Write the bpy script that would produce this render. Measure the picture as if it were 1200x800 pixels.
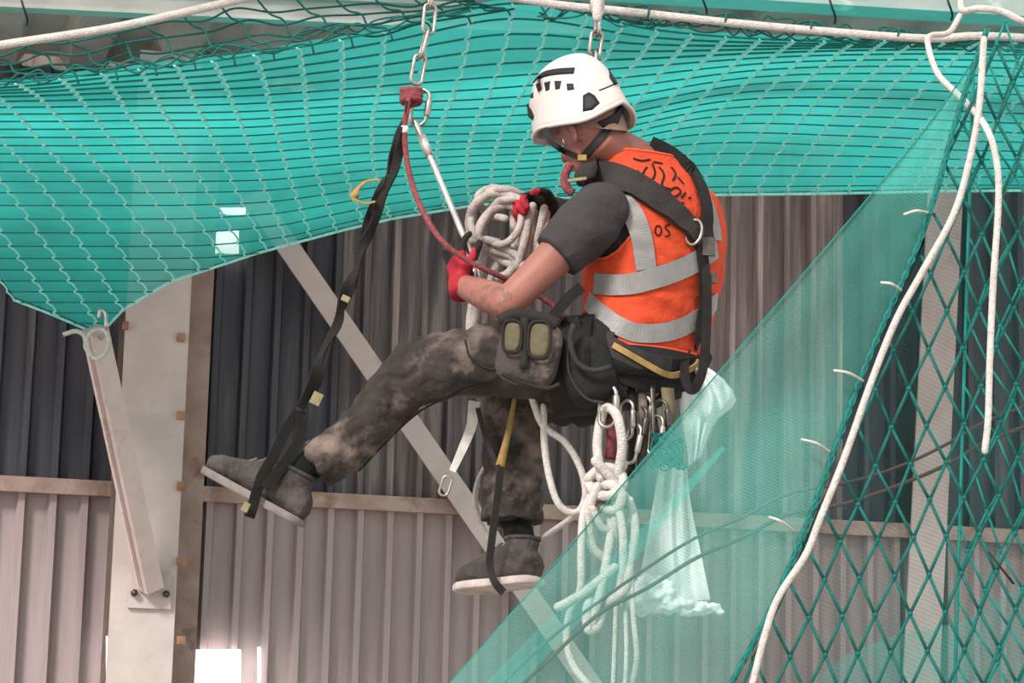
import bpy, bmesh, math, random
from mathutils import Vector, Matrix, noise
from mathutils.bvhtree import BVHTree
for o in list(bpy.data.objects): bpy.data.objects.remove(o)
random.seed(7)
SC = bpy.context.scene; COL = SC.collection
PI = math.pi
# ------------------------------------------------------------------ camera
FPX = 2816.0; PITCH = math.radians(10.0); ROLL = math.radians(1.5)
CAM = Vector((0, 0, 1.6))
_f = Vector((0, math.cos(PITCH), math.sin(PITCH))); _r0 = Vector((1, 0, 0)); _u0 = _r0.cross(_f)
_r = _r0*math.cos(ROLL) + _u0*math.sin(ROLL); _u = -_r0*math.sin(ROLL) + _u0*math.cos(ROLL)
cam = bpy.data.cameras.new('camera'); camo = bpy.data.objects.new('camera', cam); COL.objects.link(camo)
m = Matrix((_r, _u, -_f)).transposed().to_4x4(); m.translation = CAM
camo.matrix_world = m
cam.sensor_width = 36; cam.lens = FPX/1200*36; cam.clip_end = 200
SC.camera = camo
# ------------------------------------------------------------------ light
SC.view_settings.view_transform = 'Standard'; SC.view_settings.look = 'None'
SC.view_settings.gamma = 1; SC.view_settings.exposure = 0.85; SC.view_settings.use_curve_mapping = False
w = bpy.data.worlds.new('world'); SC.world = w; w.use_nodes = True
w.node_tree.nodes['Background'].inputs[0].default_value = (1.0, 0.965, 0.94, 1)
w.node_tree.nodes['Background'].inputs[1].default_value = 0.78
sl = bpy.data.lights.new('sun', 'SUN'); sl.energy = 2.3; sl.angle = math.radians(14); sl.color = (1, .96, .92)
so = bpy.data.objects.new('sun', sl); COL.objects.link(so)
so.rotation_euler = Vector((0.45, 0.75, -0.62)).to_track_quat('-Z', 'Y').to_euler()

# ------------------------------------------------------------------ helpers
def ray(px, py):
    return (_f*FPX + _r*(px-600) + _u*(400-py)).normalized()
def P(px, py, Y):                       # the place's point seen at a pixel, at depth Y
    d = ray(px, py); return CAM + d*((Y-CAM.y)/d.y)
def proj(p):
    q = p-CAM; z = q.dot(_f); return (600+FPX*q.dot(_r)/z, 400-FPX*q.dot(_u)/z)
def lin(c): 
    c = c/255.0; return c/12.92 if c <= .04045 else ((c+.055)/1.055)**2.4
def rgb(c): return (lin(c[0]), lin(c[1]), lin(c[2]), 1)
MATS = {}
def pbr(name, c1, c2=None, scale=8, rough=.7, metal=0, bump=0, bscale=60, c3=None, scale3=3, thr=(.45, .6), stretch=(1, 1, 1), spec=.3):
    mt = bpy.data.materials.new(name); mt.use_nodes = True; nt = mt.node_tree; N = nt.nodes; L = nt.links
    b = N['Principled BSDF']; b.inputs['Roughness'].default_value = rough; b.inputs['Metallic'].default_value = metal
    b.inputs['Specular IOR Level'].default_value = spec
    tc = N.new('ShaderNodeTexCoord'); mp = N.new('ShaderNodeMapping'); L.new(tc.outputs['Object'], mp.inputs[0]); mp.inputs['Scale'].default_value = stretch
    col = None
    b.inputs['Base Color'].default_value = rgb(c1)
    def layer(prev, cA, cB, sc, lo, hi):
        n = N.new('ShaderNodeTexNoise'); n.inputs['Scale'].default_value = sc; n.inputs['Detail'].default_value = 6; n.inputs['Roughness'].default_value = .62
        L.new(mp.outputs[0], n.inputs['Vector'])
        r = N.new('ShaderNodeMapRange'); r.inputs[1].default_value = lo; r.inputs[2].default_value = hi; L.new(n.outputs[0], r.inputs[0])
        mx = N.new('ShaderNodeMix'); mx.data_type = 'RGBA'; L.new(r.outputs[0], mx.inputs[0])
        if prev: L.new(prev, mx.inputs[6])
        else: mx.inputs[6].default_value = rgb(cA)
        mx.inputs[7].default_value = rgb(cB); return mx.outputs[2]
    if c2: col = layer(None, c1, c2, scale, .35, .68)
    if c3: col = layer(col, c1, c3, scale3, *thr)
    if col: L.new(col, b.inputs['Base Color'])
    if bump:
        n = N.new('ShaderNodeTexNoise'); n.inputs['Scale'].default_value = bscale; n.inputs['Detail'].default_value = 4; L.new(mp.outputs[0], n.inputs['Vector'])
        bp = N.new('ShaderNodeBump'); bp.inputs['Strength'].default_value = bump; bp.inputs['Distance'].default_value = .02; L.new(n.outputs[0], bp.inputs['Height']); L.new(bp.outputs[0], b.inputs['Normal'])
    MATS[name] = mt; return mt
def cloth_sheet(name, col, alpha, hatch=0, hscale=100, trans=.5, weave=0):
    """fine woven debris fabric: part open holes, part teal thread that also lets light through"""
    mt = bpy.data.materials.new(name); mt.use_nodes = True; nt = mt.node_tree; N = nt.nodes; L = nt.links
    N.remove(N['Principled BSDF']); out = N['Material Output']
    d = N.new('ShaderNodeBsdfDiffuse'); t = N.new('ShaderNodeBsdfTranslucent'); tp = N.new('ShaderNodeBsdfTransparent')
    nz = N.new('ShaderNodeTexNoise'); nz.inputs['Scale'].default_value = 2.2; nz.inputs['Detail'].default_value = 5
    tc = N.new('ShaderNodeTexCoord'); L.new(tc.outputs['Object'], nz.inputs['Vector'])
    mx = N.new('ShaderNodeMix'); mx.data_type = 'RGBA'; L.new(nz.outputs[0], mx.inputs[0])
    mx.inputs[6].default_value = rgb([c*.86 for c in col]); mx.inputs[7].default_value = rgb([min(255, c*1.12) for c in col])
    for s in (d, t): L.new(mx.outputs[2], s.inputs[0])
    m1 = N.new('ShaderNodeMixShader'); m1.inputs[0].default_value = trans; L.new(d.outputs[0], m1.inputs[1]); L.new(t.outputs[0], m1.inputs[2])
    m2 = N.new('ShaderNodeMixShader'); L.new(tp.outputs[0], m2.inputs[1]); L.new(m1.outputs[0], m2.inputs[2]); L.new(m2.outputs[0], out.inputs[0])
    nr = N.new('ShaderNodeMapRange'); L.new(nz.outputs[0], nr.inputs[0]); nr.inputs[1].default_value = .3; nr.inputs[2].default_value = .7
    nr.inputs[3].default_value = alpha-.08; nr.inputs[4].default_value = alpha+.08
    fac = nr.outputs[0]
    if hatch:
        wv = N.new('ShaderNodeTexWave'); wv.inputs['Scale'].default_value = hscale; wv.inputs['Distortion'].default_value = 1.2; wv.inputs['Detail Scale'].default_value = .08
        mp = N.new('ShaderNodeMapping'); mp.inputs['Rotation'].default_value = (0, math.radians(68), 0); L.new(tc.outputs['Object'], mp.inputs[0]); L.new(mp.outputs[0], wv.inputs['Vector'])
        ad = N.new('ShaderNodeMath'); ad.operation = 'MULTIPLY_ADD'; L.new(wv.outputs['Fac'], ad.inputs[0]); ad.inputs[1].default_value = hatch; L.new(nr.outputs[0], ad.inputs[2])
        fac = ad.outputs[0]
    L.new(fac, m2.inputs[0]); MATS[name] = mt; return mt

def tag(o, label=None, cat=None, group=None, kind=None):
    for k, v in (('label', label), ('category', cat), ('group', group), ('kind', kind)):
        if v: o[k] = v
    return o
def thing(name, label, cat, loc=(0, 0, 0), group=None):
    o = bpy.data.objects.new(name, None); COL.objects.link(o); o.location = loc; o.empty_display_size = .05
    return tag(o, label, cat, group)
def world_of(o):
    return Matrix.Translation(o.location) if o.parent is None else Matrix.Identity(4)   # child meshes are modelled in place
def link(name, me, mat, parent=None):
    o = bpy.data.objects.new(name, me); COL.objects.link(o)
    if mat:
        for mm in (mat if isinstance(mat, (list, tuple)) else [mat]): me.materials.append(MATS[mm])
    if parent is not None:
        o.parent = parent; o.matrix_parent_inverse = world_of(parent).inverted()
    return o

class MB:
    def __init__(s): s.v = []; s.f = []; s.mi = []
    def add(s, vs, fs, mi=0):
        b = len(s.v); s.v += [Vector(v) for v in vs]; s.f += [tuple(i+b for i in f) for f in fs]; s.mi += [mi]*len(fs); return s
    def box(s, c, sx, sy, sz, ax=None):
        ax = ax or (Vector((1, 0, 0)), Vector((0, 1, 0)), Vector((0, 0, 1)))
        vs = [Vector(c)+ax[0]*(sx*i/2)+ax[1]*(sy*j/2)+ax[2]*(sz*k/2) for i in (-1, 1) for j in (-1, 1) for k in (-1, 1)]
        return s.add(vs, [(0, 1, 3, 2), (4, 6, 7, 5), (0, 4, 5, 1), (2, 3, 7, 6), (0, 2, 6, 4), (1, 5, 7, 3)])
    def bar(s, a, b, w, d, up=Vector((0, 0, 1))):
        a = Vector(a); b = Vector(b); t = (b-a); l = t.length; t.normalize(); x = t.cross(up).normalized(); y = x.cross(t)
        return s.box((a+b)/2, l, w, d, (t, x, y))
    def tube(s, pts, r, n=8, closed=False, cap=True, round_ends=False):
        pts = [Vector(p) for p in pts]; k = len(pts); rr = r if isinstance(r, (list, tuple)) else [r]*k
        rr = list(rr)
        if round_ends:
            t0 = (pts[0]-pts[1]).normalized(); t1 = (pts[-1]-pts[-2]).normalized(); A = []; B = []
            for q in (1, .88, .55): A.append((pts[0]+t0*rr[0]*q, rr[0]*math.sqrt(max(.01, 1-q*q))))
            for q in (.55, .88, 1): B.append((pts[-1]+t1*rr[-1]*q, rr[-1]*math.sqrt(max(.01, 1-q*q))))
            pts = [a for a, _ in A]+pts+[b for b, _ in B]; rr = [q for _, q in A]+rr+[q for _, q in B]; k = len(pts)
        tan = []
        for i in range(k):
            a = pts[(i-1) % k] if (closed or i > 0) else pts[i]; b = pts[(i+1) % k] if (closed or i < k-1) else pts[i]
            t = (b-a); tan.append(t.normalized() if t.length > 1e-9 else Vector((0, 0, 1)))
        x = tan[0].orthogonal().normalized(); vs = []
        for i in range(k):
            x = (x - tan[i]*x.dot(tan[i])); x = x.normalized() if x.length > 1e-6 else tan[i].orthogonal().normalized()
            y = tan[i].cross(x)
            for j in range(n):
                a = 2*PI*j/n; vs.append(pts[i]+(x*math.cos(a)+y*math.sin(a))*rr[i])
        fs = []
        for i in range(k if closed else k-1):
            i2 = (i+1) % k
            for j in range(n): fs.append((i*n+j, i*n+(j+1) % n, i2*n+(j+1) % n, i2*n+j))
        if not closed and cap: fs.append(tuple(range(n-1, -1, -1))); fs.append(tuple((k-1)*n+j for j in range(n)))
        return s.add(vs, fs)
    def ell(s, c, ax, n=16, m=10):
        vs = []; fs = []
        for i in range(m+1):
            th = PI*i/m
            for j in range(n):
                a = 2*PI*j/n
                vs.append(Vector(c)+ax[0]*(math.sin(th)*math.cos(a))+ax[1]*(math.sin(th)*math.sin(a))+ax[2]*math.cos(th))
        for i in range(m):
            for j in range(n): fs.append((i*n+j, (i+1)*n+j, (i+1)*n+(j+1) % n, i*n+(j+1) % n))
        return s.add(vs, fs)
    def sph(s, c, r, n=12, m=8): return s.ell(c, (Vector((r, 0, 0)), Vector((0, r, 0)), Vector((0, 0, r))), n, m)
    def ribbon(s, pts, nrm, width, th=.003, closed=False):
        """flat strap: points, the direction it faces, width (one or per point), thickness"""
        k = len(pts); wd = width if isinstance(width, (list, tuple)) else [width]*k; vs = []; fs = []
        for i in range(k):
            a = pts[(i-1) % k] if (closed or i > 0) else pts[i]; b = pts[(i+1) % k] if (closed or i < k-1) else pts[i]
            t = (b-a).normalized(); nn = (nrm[i]-t*nrm[i].dot(t)).normalized(); x = t.cross(nn)
            for (e, h) in ((-1, -.5), (1, -.5), (1, .5), (-1, .5)): vs.append(pts[i]+x*(e*wd[i]/2)+nn*(h*th))
        for i in range(k if closed else k-1):
            i2 = (i+1) % k
            for j in range(4): fs.append((i*4+j, i*4+(j+1) % 4, i2*4+(j+1) % 4, i2*4+j))
        if not closed: fs += [(3, 2, 1, 0), tuple((k-1)*4+j for j in range(4))]
        return s.add(vs, fs)
    def mesh(s, name, smooth=True):
        me = bpy.data.meshes.new(name); me.from_pydata([tuple(v) for v in s.v], [], s.f)
        for p, i in zip(me.polygons, s.mi): p.material_index = i
        bm = bmesh.new(); bm.from_mesh(me); bmesh.ops.recalc_face_normals(bm, faces=bm.faces); bm.to_mesh(me); bm.free()
        if smooth: 
            for p in me.polygons: p.use_smooth = True
        return me
    def build(s, name, mat, parent=None, smooth=True): return link(name, s.mesh(name, smooth), mat, parent)

def cr(pts, n=6, closed=False):
    """smooth curve through points"""
    pts = [Vector(p) for p in pts]; k = len(pts); out = []
    if k < 3 and not closed:
        return [pts[0].lerp(pts[1], i/n) for i in range(n+1)]
    for i in range(k if closed else k-1):
        p1 = pts[i]; p2 = pts[(i+1) % k]
        p0 = pts[i-1] if (closed or i > 0) else p1*2-p2; p3 = pts[(i+2) % k] if (closed or i < k-2) else p2*2-p1
        for j in range(n):
            t = j/n
            out.append(.5*((2*p1)+(p2-p0)*t+(2*p0-5*p1+4*p2-p3)*t*t+(3*p1-p0-3*p2+p3)*t*t*t))
    if not closed: out.append(pts[-1])
    return out
def remesh(mb, voxel, smooth_it=6, fac=.5, name='m'):
    me = mb.mesh(name); o = bpy.data.objects.new('tmp', me); COL.objects.link(o)
    r = o.modifiers.new('r', 'REMESH'); r.mode = 'VOXEL'; r.voxel_size = voxel; r.use_smooth_shade = True
    if smooth_it: q = o.modifiers.new('s', 'SMOOTH'); q.iterations = smooth_it; q.factor = fac
    dg = bpy.context.evaluated_depsgraph_get(); dg.update()
    out = bpy.data.meshes.new_from_object(o.evaluated_get(dg)); bpy.data.objects.remove(o)
    for p in out.polygons: p.use_smooth = True
    out.name = name; return out
def displace(me, fn):
    ns = [v.normal.copy() for v in me.vertices]
    for v, n in zip(me.vertices, ns): v.co = v.co + n*fn(v.co)
    me.update()
def bvh_of(me):
    return BVHTree.FromPolygons([v.co.copy() for v in me.vertices], [tuple(p.vertices) for p in me.polygons])
def hits(pix, bvh, off=.006, Yfall=6.4, n=8, smooth=True):
    """lay a line on a surface as seen at these pixels; returns points and normals"""
    q = [Vector((a, b, 0)) for a, b in pix]; q = cr(q, n) if smooth and len(q) > 2 else cr(q, n)
    ps = []; ns = []; last = Yfall
    for p in q:
        d = ray(p.x, p.y); h, nn, _, _ = bvh.ray_cast(CAM, d)
        if h is None: h = P(p.x, p.y, last); nn = -d
        last = h.y
        if nn.dot(d) > 0: nn = -nn
        ps.append(h); ns.append(nn)
    for _ in range(3):
        ns = [(ns[max(0, i-1)]+ns[i]*2+ns[min(len(ns)-1, i+1)]).normalized() for i in range(len(ns))]
        ps = [ps[i] if i in (0, len(ps)-1) else (ps[i-1]+ps[i]*2+ps[i+1])/4 for i in range(len(ps))]
    return [p+m_*off for p, m_ in zip(ps, ns)], ns
def patch(mb, poly, bvh, off=.002, th=.003, Yfall=6.4):
    """a small solid plate lying on a surface, outlined by pixels"""
    cx = sum(a for a, _ in poly)/len(poly); cy = sum(b for _, b in poly)/len(poly)
    rings = []; nn = None
    def hit(x, y):
        d = ray(x, y); h, n_, _, _ = bvh.ray_cast(CAM, d)
        if h is None: return P(x, y, Yfall), -d
        return h, (n_ if n_.dot(d) < 0 else -n_)
    c, cn = hit(cx, cy); k = len(poly); vs = [c+cn*(off+th)]; fs = []
    for t in (.5, 1.0):
        for a, b in poly: h, n_ = hit(cx+(a-cx)*t, cy+(b-cy)*t); vs.append(h+n_*(off+th))
    for a, b in poly: h, n_ = hit(a, b); vs.append(h-n_*.002)
    for j in range(k):
        j2 = (j+1) % k
        fs += [(0, 1+j, 1+j2), (1+j, 1+k+j, 1+k+j2, 1+j2), (1+k+j, 1+2*k+j, 1+2*k+j2, 1+k+j2)]
    mb.add(vs, fs); return mb

# ------------------------------------------------------------------ materials
pbr('wall_dark', (66, 65, 74), (84, 81, 87), 3, .6, c3=(128, 116, 116), scale3=1.6, thr=(.56, .76), stretch=(6, 6, .5), bump=.15, bscale=30)
pbr('wall_mid', (80, 76, 80), (126, 115, 115), 3, .6, c3=(172, 155, 150), scale3=1.8, thr=(.5, .7), stretch=(7, 7, .4), bump=.15, bscale=30)
pbr('wall_dusty', (112, 101, 102), (160, 143, 141), 3, .6, c3=(204, 185, 180), scale3=1.8, thr=(.5, .7), stretch=(7, 7, .4), bump=.15, bscale=30)
pbr('wall_pink', (156, 140, 141), (170, 153, 152), 3, .6, c3=(124, 111, 111), scale3=1.5, thr=(.58, .78), stretch=(7, 7, .5), bump=.12, bscale=30)
pbr('rail', (176, 152, 143), (150, 122, 110), 6, .7, c3=(118, 82, 66), scale3=5, thr=(.55, .72), bump=.2)
pbr('paint_white', (198, 182, 177), (182, 167, 162), 5, .6, c3=(170, 140, 124), scale3=4, thr=(.62, .8), bump=.1)
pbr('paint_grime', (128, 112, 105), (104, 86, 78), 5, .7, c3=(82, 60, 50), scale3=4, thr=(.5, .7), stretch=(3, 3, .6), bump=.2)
pbr('tube_paint', (206, 186, 180), (188, 168, 162), 8, .4, c3=(160, 136, 124), scale3=9, thr=(.62, .75), spec=.5)
pbr('rust', (170, 128, 104), (132, 92, 70), 20, .85)
pbr('ceiling_paint', (176, 172, 166), (150, 146, 140), 2, .7, c3=(120, 115, 108), scale3=2, thr=(.6, .8))
pbr('beam_pale', (158, 168, 162), (140, 152, 146), 3, .6, c3=(190, 192, 186), scale3=5, thr=(.6, .7))
pbr('floor_concrete', (170, 160, 152), (140, 132, 126), 3, .85)
pbr('steel', (178, 172, 164), (140, 130, 122), 30, .32, .85, spec=.5)
pbr('steel_dark', (92, 86, 80), (60, 55, 52), 30, .4, .7, spec=.5)
pbr('alloy', (206, 200, 196), (170, 164, 160), 30, .3, .6, spec=.5)
pbr('rope_white', (206, 199, 193), (180, 172, 166), 60, .9, bump=.5, bscale=220)
pbr('rope_dusty', (190, 178, 171), (156, 144, 138), 40, .9, bump=.5, bscale=220)
pbr('rope_maroon', (140, 70, 72), (104, 48, 52), 90, .85, bump=.4, bscale=260)
pbr('strap_black', (20, 18, 17), (34, 30, 27), 25, .85, bump=.3, bscale=300)
pbr('strap_grey', (56, 52, 51), (42, 38, 37), 25, .85, bump=.3, bscale=300)
pbr('strap_yellow', (164, 134, 80), (132, 106, 62), 30, .85)
pbr('tag_cream', (140, 130, 98), (112, 104, 76), 30, .8)
pbr('strap_pale', (226, 222, 214), (198, 192, 184), 30, .85)
pbr('skin', (146, 95, 83), (130, 81, 71), 12, .55, bump=.05, c3=(108, 69, 60), scale3=9, thr=(.6, .8), spec=.4)
pbr('hair', (104, 84, 74), (134, 106, 94), 180, .85)
pbr('ink', (112, 80, 70), (124, 84, 74), 30, .6)
pbr('eye', (240, 236, 230), None, rough=.2)
pbr('shirt', (48, 45, 46), (60, 56, 56), 10, .9, bump=.2, bscale=120)
pbr('vest', (196, 70, 38), (184, 60, 31), 7, .85, bump=.5, bscale=22)
pbr('vest_trim', (216, 90, 56), (206, 78, 44), 10, .8)
pbr('reflective', (130, 127, 125), (116, 113, 112), 14, .5, bump=.1, bscale=60, spec=.5)
pbr('print_black', (24, 14, 12), None, rough=.8)
pbr('trousers', (38, 34, 32), (64, 56, 52), 8, .9, bump=.6, bscale=22, c3=(142, 124, 114), scale3=6, thr=(.5, .76))
pbr('sock', (9, 8, 8), (18, 16, 16), 30, .95)
pbr('shoe', (54, 49, 48), (80, 73, 70), 16, .9, bump=.4, bscale=70, c3=(34, 31, 31), scale3=9, thr=(.55, .7))
pbr('sole', (190, 177, 170), (150, 138, 132), 14, .8)
pbr('sole_dark', (128, 118, 113), (96, 89, 86), 14, .8)
pbr('glove_red', (166, 38, 50), (140, 28, 40), 20, .9)
pbr('glove_black', (24, 21, 20), (40, 34, 31), 20, .85)
pbr('helmet', (194, 184, 179), (184, 173, 168), 6, .35, c3=(164, 151, 145), scale3=7, thr=(.6, .8), spec=.5)
pbr('helmet_black', (16, 15, 16), (28, 27, 27), 20, .6)
pbr('harness_pad', (40, 37, 36), (54, 49, 47), 14, .9, bump=.3, bscale=140)
pbr('belt_black', (18, 17, 18), (30, 28, 27), 14, .8, bump=.2, bscale=60)
pbr('pouch_grey', (76, 68, 64), (56, 50, 47), 10, .9, bump=.3, bscale=60, c3=(138, 121, 111), scale3=7, thr=(.55, .72))
pbr('pouch_khaki', (104, 97, 74), (84, 77, 58), 16, .9, bump=.2)
pbr('pouch_trim', (32, 29, 28), (46, 41, 39), 14, .9)
pbr('plastic_white', (220, 222, 220), (200, 206, 205), 10, .5, bump=.3, bscale=18)
pbr('cord_dark', (14, 128, 118), (8, 106, 98), 40, .7)
pbr('cord_light', (176, 240, 232), (116, 222, 212), 60, .7)
pbr('cord_green', (12, 98, 90), (8, 78, 72), 60, .75)
pbr('line_brown', (88, 70, 66), (66, 54, 52), 10, .8)
pbr('wire_black', (28, 30, 30), None, rough=.6)
cloth_sheet('net_fabric', (76, 222, 216), .84, trans=.32)
cloth_sheet('front_fabric', (98, 186, 173), .35, hatch=.12, hscale=42, trans=.45)
cloth_sheet('front_fabric_fold', (84, 190, 178), .30, trans=.45)
cloth_sheet('fine_mesh', (60, 120, 116), .09, hatch=.14, hscale=30, trans=.4)
em = bpy.data.materials.new('daylight_pane'); em.use_nodes = True; MATS['daylight_pane'] = em
_b = em.node_tree.nodes['Principled BSDF']; _b.inputs['Emission Color'].default_value = (1, .97, .93, 1); _b.inputs['Emission Strength'].default_value = 2.2
_b.inputs['Base Color'].default_value = (.9, .9, .9, 1)

# ------------------------------------------------------------------ the building
WK = .25; WY0 = 11.5; _wl = math.hypot(1, WK)
WS = Vector((1/_wl, WK/_wl, 0)); WN = Vector((WK/_wl, -1/_wl, 0)); WO = Vector((0, WY0, 0)); UP = Vector((0, 0, 1))
def wl(s, z, n=0): return WO+WS*s+UP*z+WN*n
def wpx(px, py, off=0):                 # pixel to wall plane (off metres in front of it) -> s, z
    d = ray(px, py); o = WO+WN*off; t = (o-CAM).dot(WN)/d.dot(WN); h = CAM+d*t; q = h-WO
    return q.dot(WS), h.z
def wpt(px, py, off=0): s, z = wpx(px, py, off); return wl(s, z, off)

floor = MB().box((1, 5.5, -.1), 16, 16, .2).build('floor', 'floor_concrete', smooth=False); tag(floor, kind='structure')
ceil = MB()
for i in range(24):                     # trapezoid roof deck
    s0 = -4.2+i*.4
    prof = [(0, 0), (.16, 0), (.2, .06), (.36, .06), (.4, 0)]
    for (a, h), (b, g) in zip(prof, prof[1:]):
        ceil.add([wl(s0+a, 4.78+h, .0), wl(s0+b, 4.78+g, .0), wl(s0+b, 4.78+g, 2.6), wl(s0+a, 4.78+h, 2.6)], [(0, 1, 2, 3)])
tag(ceil.build('ceiling', 'ceiling_paint', smooth=False), kind='structure')
# wall of upright ribbed cladding sheets, upper and lower lift
wall = tag(MB().box(wl(0, 2.6, -.12), 11, .04, 5.2, (WS, WN, UP)).build('wall_back', 'paint_grime', smooth=False), kind='structure')
PITCHR = .142
def sheet(s0, n, z0, z1, mat, off):
    mb = MB(); prof = [(0, 0), (.62, 0), (.70, .046), (.90, .046), (1, 0)]; pts = []
    for i in range(n): pts += [((i+a)*PITCHR, h) for a, h in prof[:-1]]
    pts.append((n*PITCHR, 0))
    for (a, h), (b, g) in zip(pts, pts[1:]):
        mb.add([wl(s0+a, z0, off+h), wl(s0+b, z0, off+g), wl(s0+b, z1, off+g), wl(s0+a, z1, off+h)], [(0, 1, 2, 3)])
        mb.add([wl(s0+a, z0, off-.02), wl(s0+b, z0, off-.02), wl(s0+b, z0, off+g), wl(s0+a, z0, off+h)], [(0, 1, 2, 3)])
    o = mb.build('cladding_sheet', mat, wall, smooth=False); return o
_, ZR = wpx(500, 604)                   # height of the rail's lower edge
upm = ['wall_dark', 'wall_dark', 'wall_dark', 'wall_dark', 'wall_dark', 'wall_mid', 'wall_mid', 'wall_dusty', 'wall_dark', 'wall_dark', 'wall_dark', 'wall_dark']
NR = 6
sLeft = -3.4-2*NR*PITCHR
for i in range(12):
    s0 = sLeft+i*NR*PITCHR
    sheet(s0, NR, ZR+.02, 4.78, upm[i], 0 if i % 2 else .004)
    sheet(s0, NR, 0.0, ZR+.02, 'wall_pink', .05 if i % 2 else .054)
rl = MB().box(wl(0, ZR+.035, .10), 10.2, .07, .07, (WS, WN, UP)).build('trim_1', 'rail', smooth=False); tag(rl, kind='structure')
# a break in the cladding where daylight comes in, and small chinks
def chink(n, px0, px1, py0, py1, off=.15):
    a = wpt(px0, py0, off); b = wpt(px1, py0, off); c = wpt(px1, py1, off); d = wpt(px0, py1, off)
    o = MB().add([a, b, c, d, a-WN*.03, b-WN*.03, c-WN*.03, d-WN*.03], [(0, 1, 2, 3), (0, 4, 5, 1), (1, 5, 6, 2), (2, 6, 7, 3), (3, 7, 4, 0)]).build('window_%d' % n, 'daylight_pane', smooth=False)
    tag(o, kind='structure')
chink(1, 229, 282, 761, 830)
chink(2, 124, 127, 745, 830); chink(3, 303, 305.5, 758, 830)
chink(4, 252, 280, 270, 296, .06); chink(5, 258, 288, 243, 250, .06)

# steel column (H section)
def pbox(mb, s0, s1, z0, z1, n0, n1): return mb.box(wl((s0+s1)/2, (z0+z1)/2, (n0+n1)/2), abs(s1-s0), abs(n1-n0), abs(z1-z0), (WS, WN, UP))
sa, _ = wpx(135, 600, .45); sb, _ = wpx(211, 600, .45)
colm = thing('steel_column', 'wide white painted steel column streaked with grime, net bracket bolted on', 'column', wl((sa+sb)/2, 0, .3))
pbox(MB(), sa, sb, 0, 4.78, .43, .45).build('front_flange', 'paint_white', colm, smooth=False)
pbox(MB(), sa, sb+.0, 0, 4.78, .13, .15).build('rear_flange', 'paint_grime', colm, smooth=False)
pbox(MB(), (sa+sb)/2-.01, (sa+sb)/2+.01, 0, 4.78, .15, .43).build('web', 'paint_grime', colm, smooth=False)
pbox(MB(), sb, sb+.135, 0, 4.78, .13, .16).build('side_plate', 'rail', colm, smooth=False)
for y in (396, 487, 570, 658, 750):
    s_, z_ = wpx(212, y, .45); pbox(MB(), s_-.018, s_+.016, z_-.018, z_+.018, .44, .475).build('clip', 'rust', colm, smooth=False)
for (x, y) in ((147, 382),):
    s_, z_ = wpx(x, y, .45); pbox(MB(), s_-.014, s_+.012, z_-.018, z_+.018, .44, .475).build('clip', 'rust', colm, smooth=False)
# far post, behind the hanging nets
p0 = wpt(1110, 180, .16); p1 = wpt(1081, 760, .16)
post = thing('steel_post', 'flat pale steel post standing behind the hanging diamond net', 'post', wl(wpx(1081, 760, .16)[0], 0, .16))
dz = (p1-p0); pa = p0-dz*.6; pb = p1+dz*1.2
MB().bar(pa, pb, .19, .012, up=WN).build('front_flange', 'paint_white', post, smooth=False)
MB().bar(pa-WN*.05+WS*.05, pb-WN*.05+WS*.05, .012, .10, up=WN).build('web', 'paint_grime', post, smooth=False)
# diagonal brace
b0 = wpt(337, 288, .2); b1 = wpt(690, 800, .2); dz = b1-b0
br = thing('diagonal_brace', 'pale diagonal steel angle bracing the cladding behind the worker', 'brace', b1+dz*.1)
MB().bar(b0-dz*.12, b1+dz*.12, .105, .012, up=WN).build('face_leg', 'paint_white', br, smooth=False)
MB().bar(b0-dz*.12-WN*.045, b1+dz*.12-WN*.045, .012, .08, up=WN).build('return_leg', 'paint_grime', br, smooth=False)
# roof beams
def beam(name, label, pts, h, wd, mat, Y0):
    k = .25
    def q(px, py):
        d = ray(px, py); t = Y0/(d.y-k*d.x); return CAM+d*t
    a = q(*pts[0]); b = q(*pts[1]); t = (b-a).normalized(); side = t.cross(UP).normalized(); up = side.cross(t)
    e = thing(name, label, 'beam', (a+b)/2)
    MB().box((a+b)/2+up*.008, (b-a).length, wd, .016, (t, side, up)).build('lower_flange', mat, e, smooth=False)
    MB().box((a+b)/2+up*h, (b-a).length, wd, .016, (t, side, up)).build('upper_flange', mat, e, smooth=False)
    MB().box((a+b)/2+up*h/2, (b-a).length, .014, h-.016, (t, side, up)).build('web', mat, e, smooth=False)
    return e
beam('roof_beam', 'pale green grey roof beam just above the white edge rope', ((560, -14), (2000, 74)), .16, .12, 'beam_pale', 7.7)
beam('roof_purlin', 'thin pale purlin above the slack edge of the teal net', ((-100, 6), (700, 44)), .10, .07, 'ceiling_paint', 9.2)
ab = thing('anchor_beam', 'overhead steel beam that the chains hang from', 'beam', (0, 6.75, 4.15))
for n_, z_, hh, dd in (('lower_flange', 4.03, .016, .14), ('upper_flange', 4.25, .016, .14), ('web', 4.14, .21, .014)):
    MB().box((.2, 6.75, z_), 6, dd, hh).build(n_, 'beam_pale', ab, smooth=False)

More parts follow.
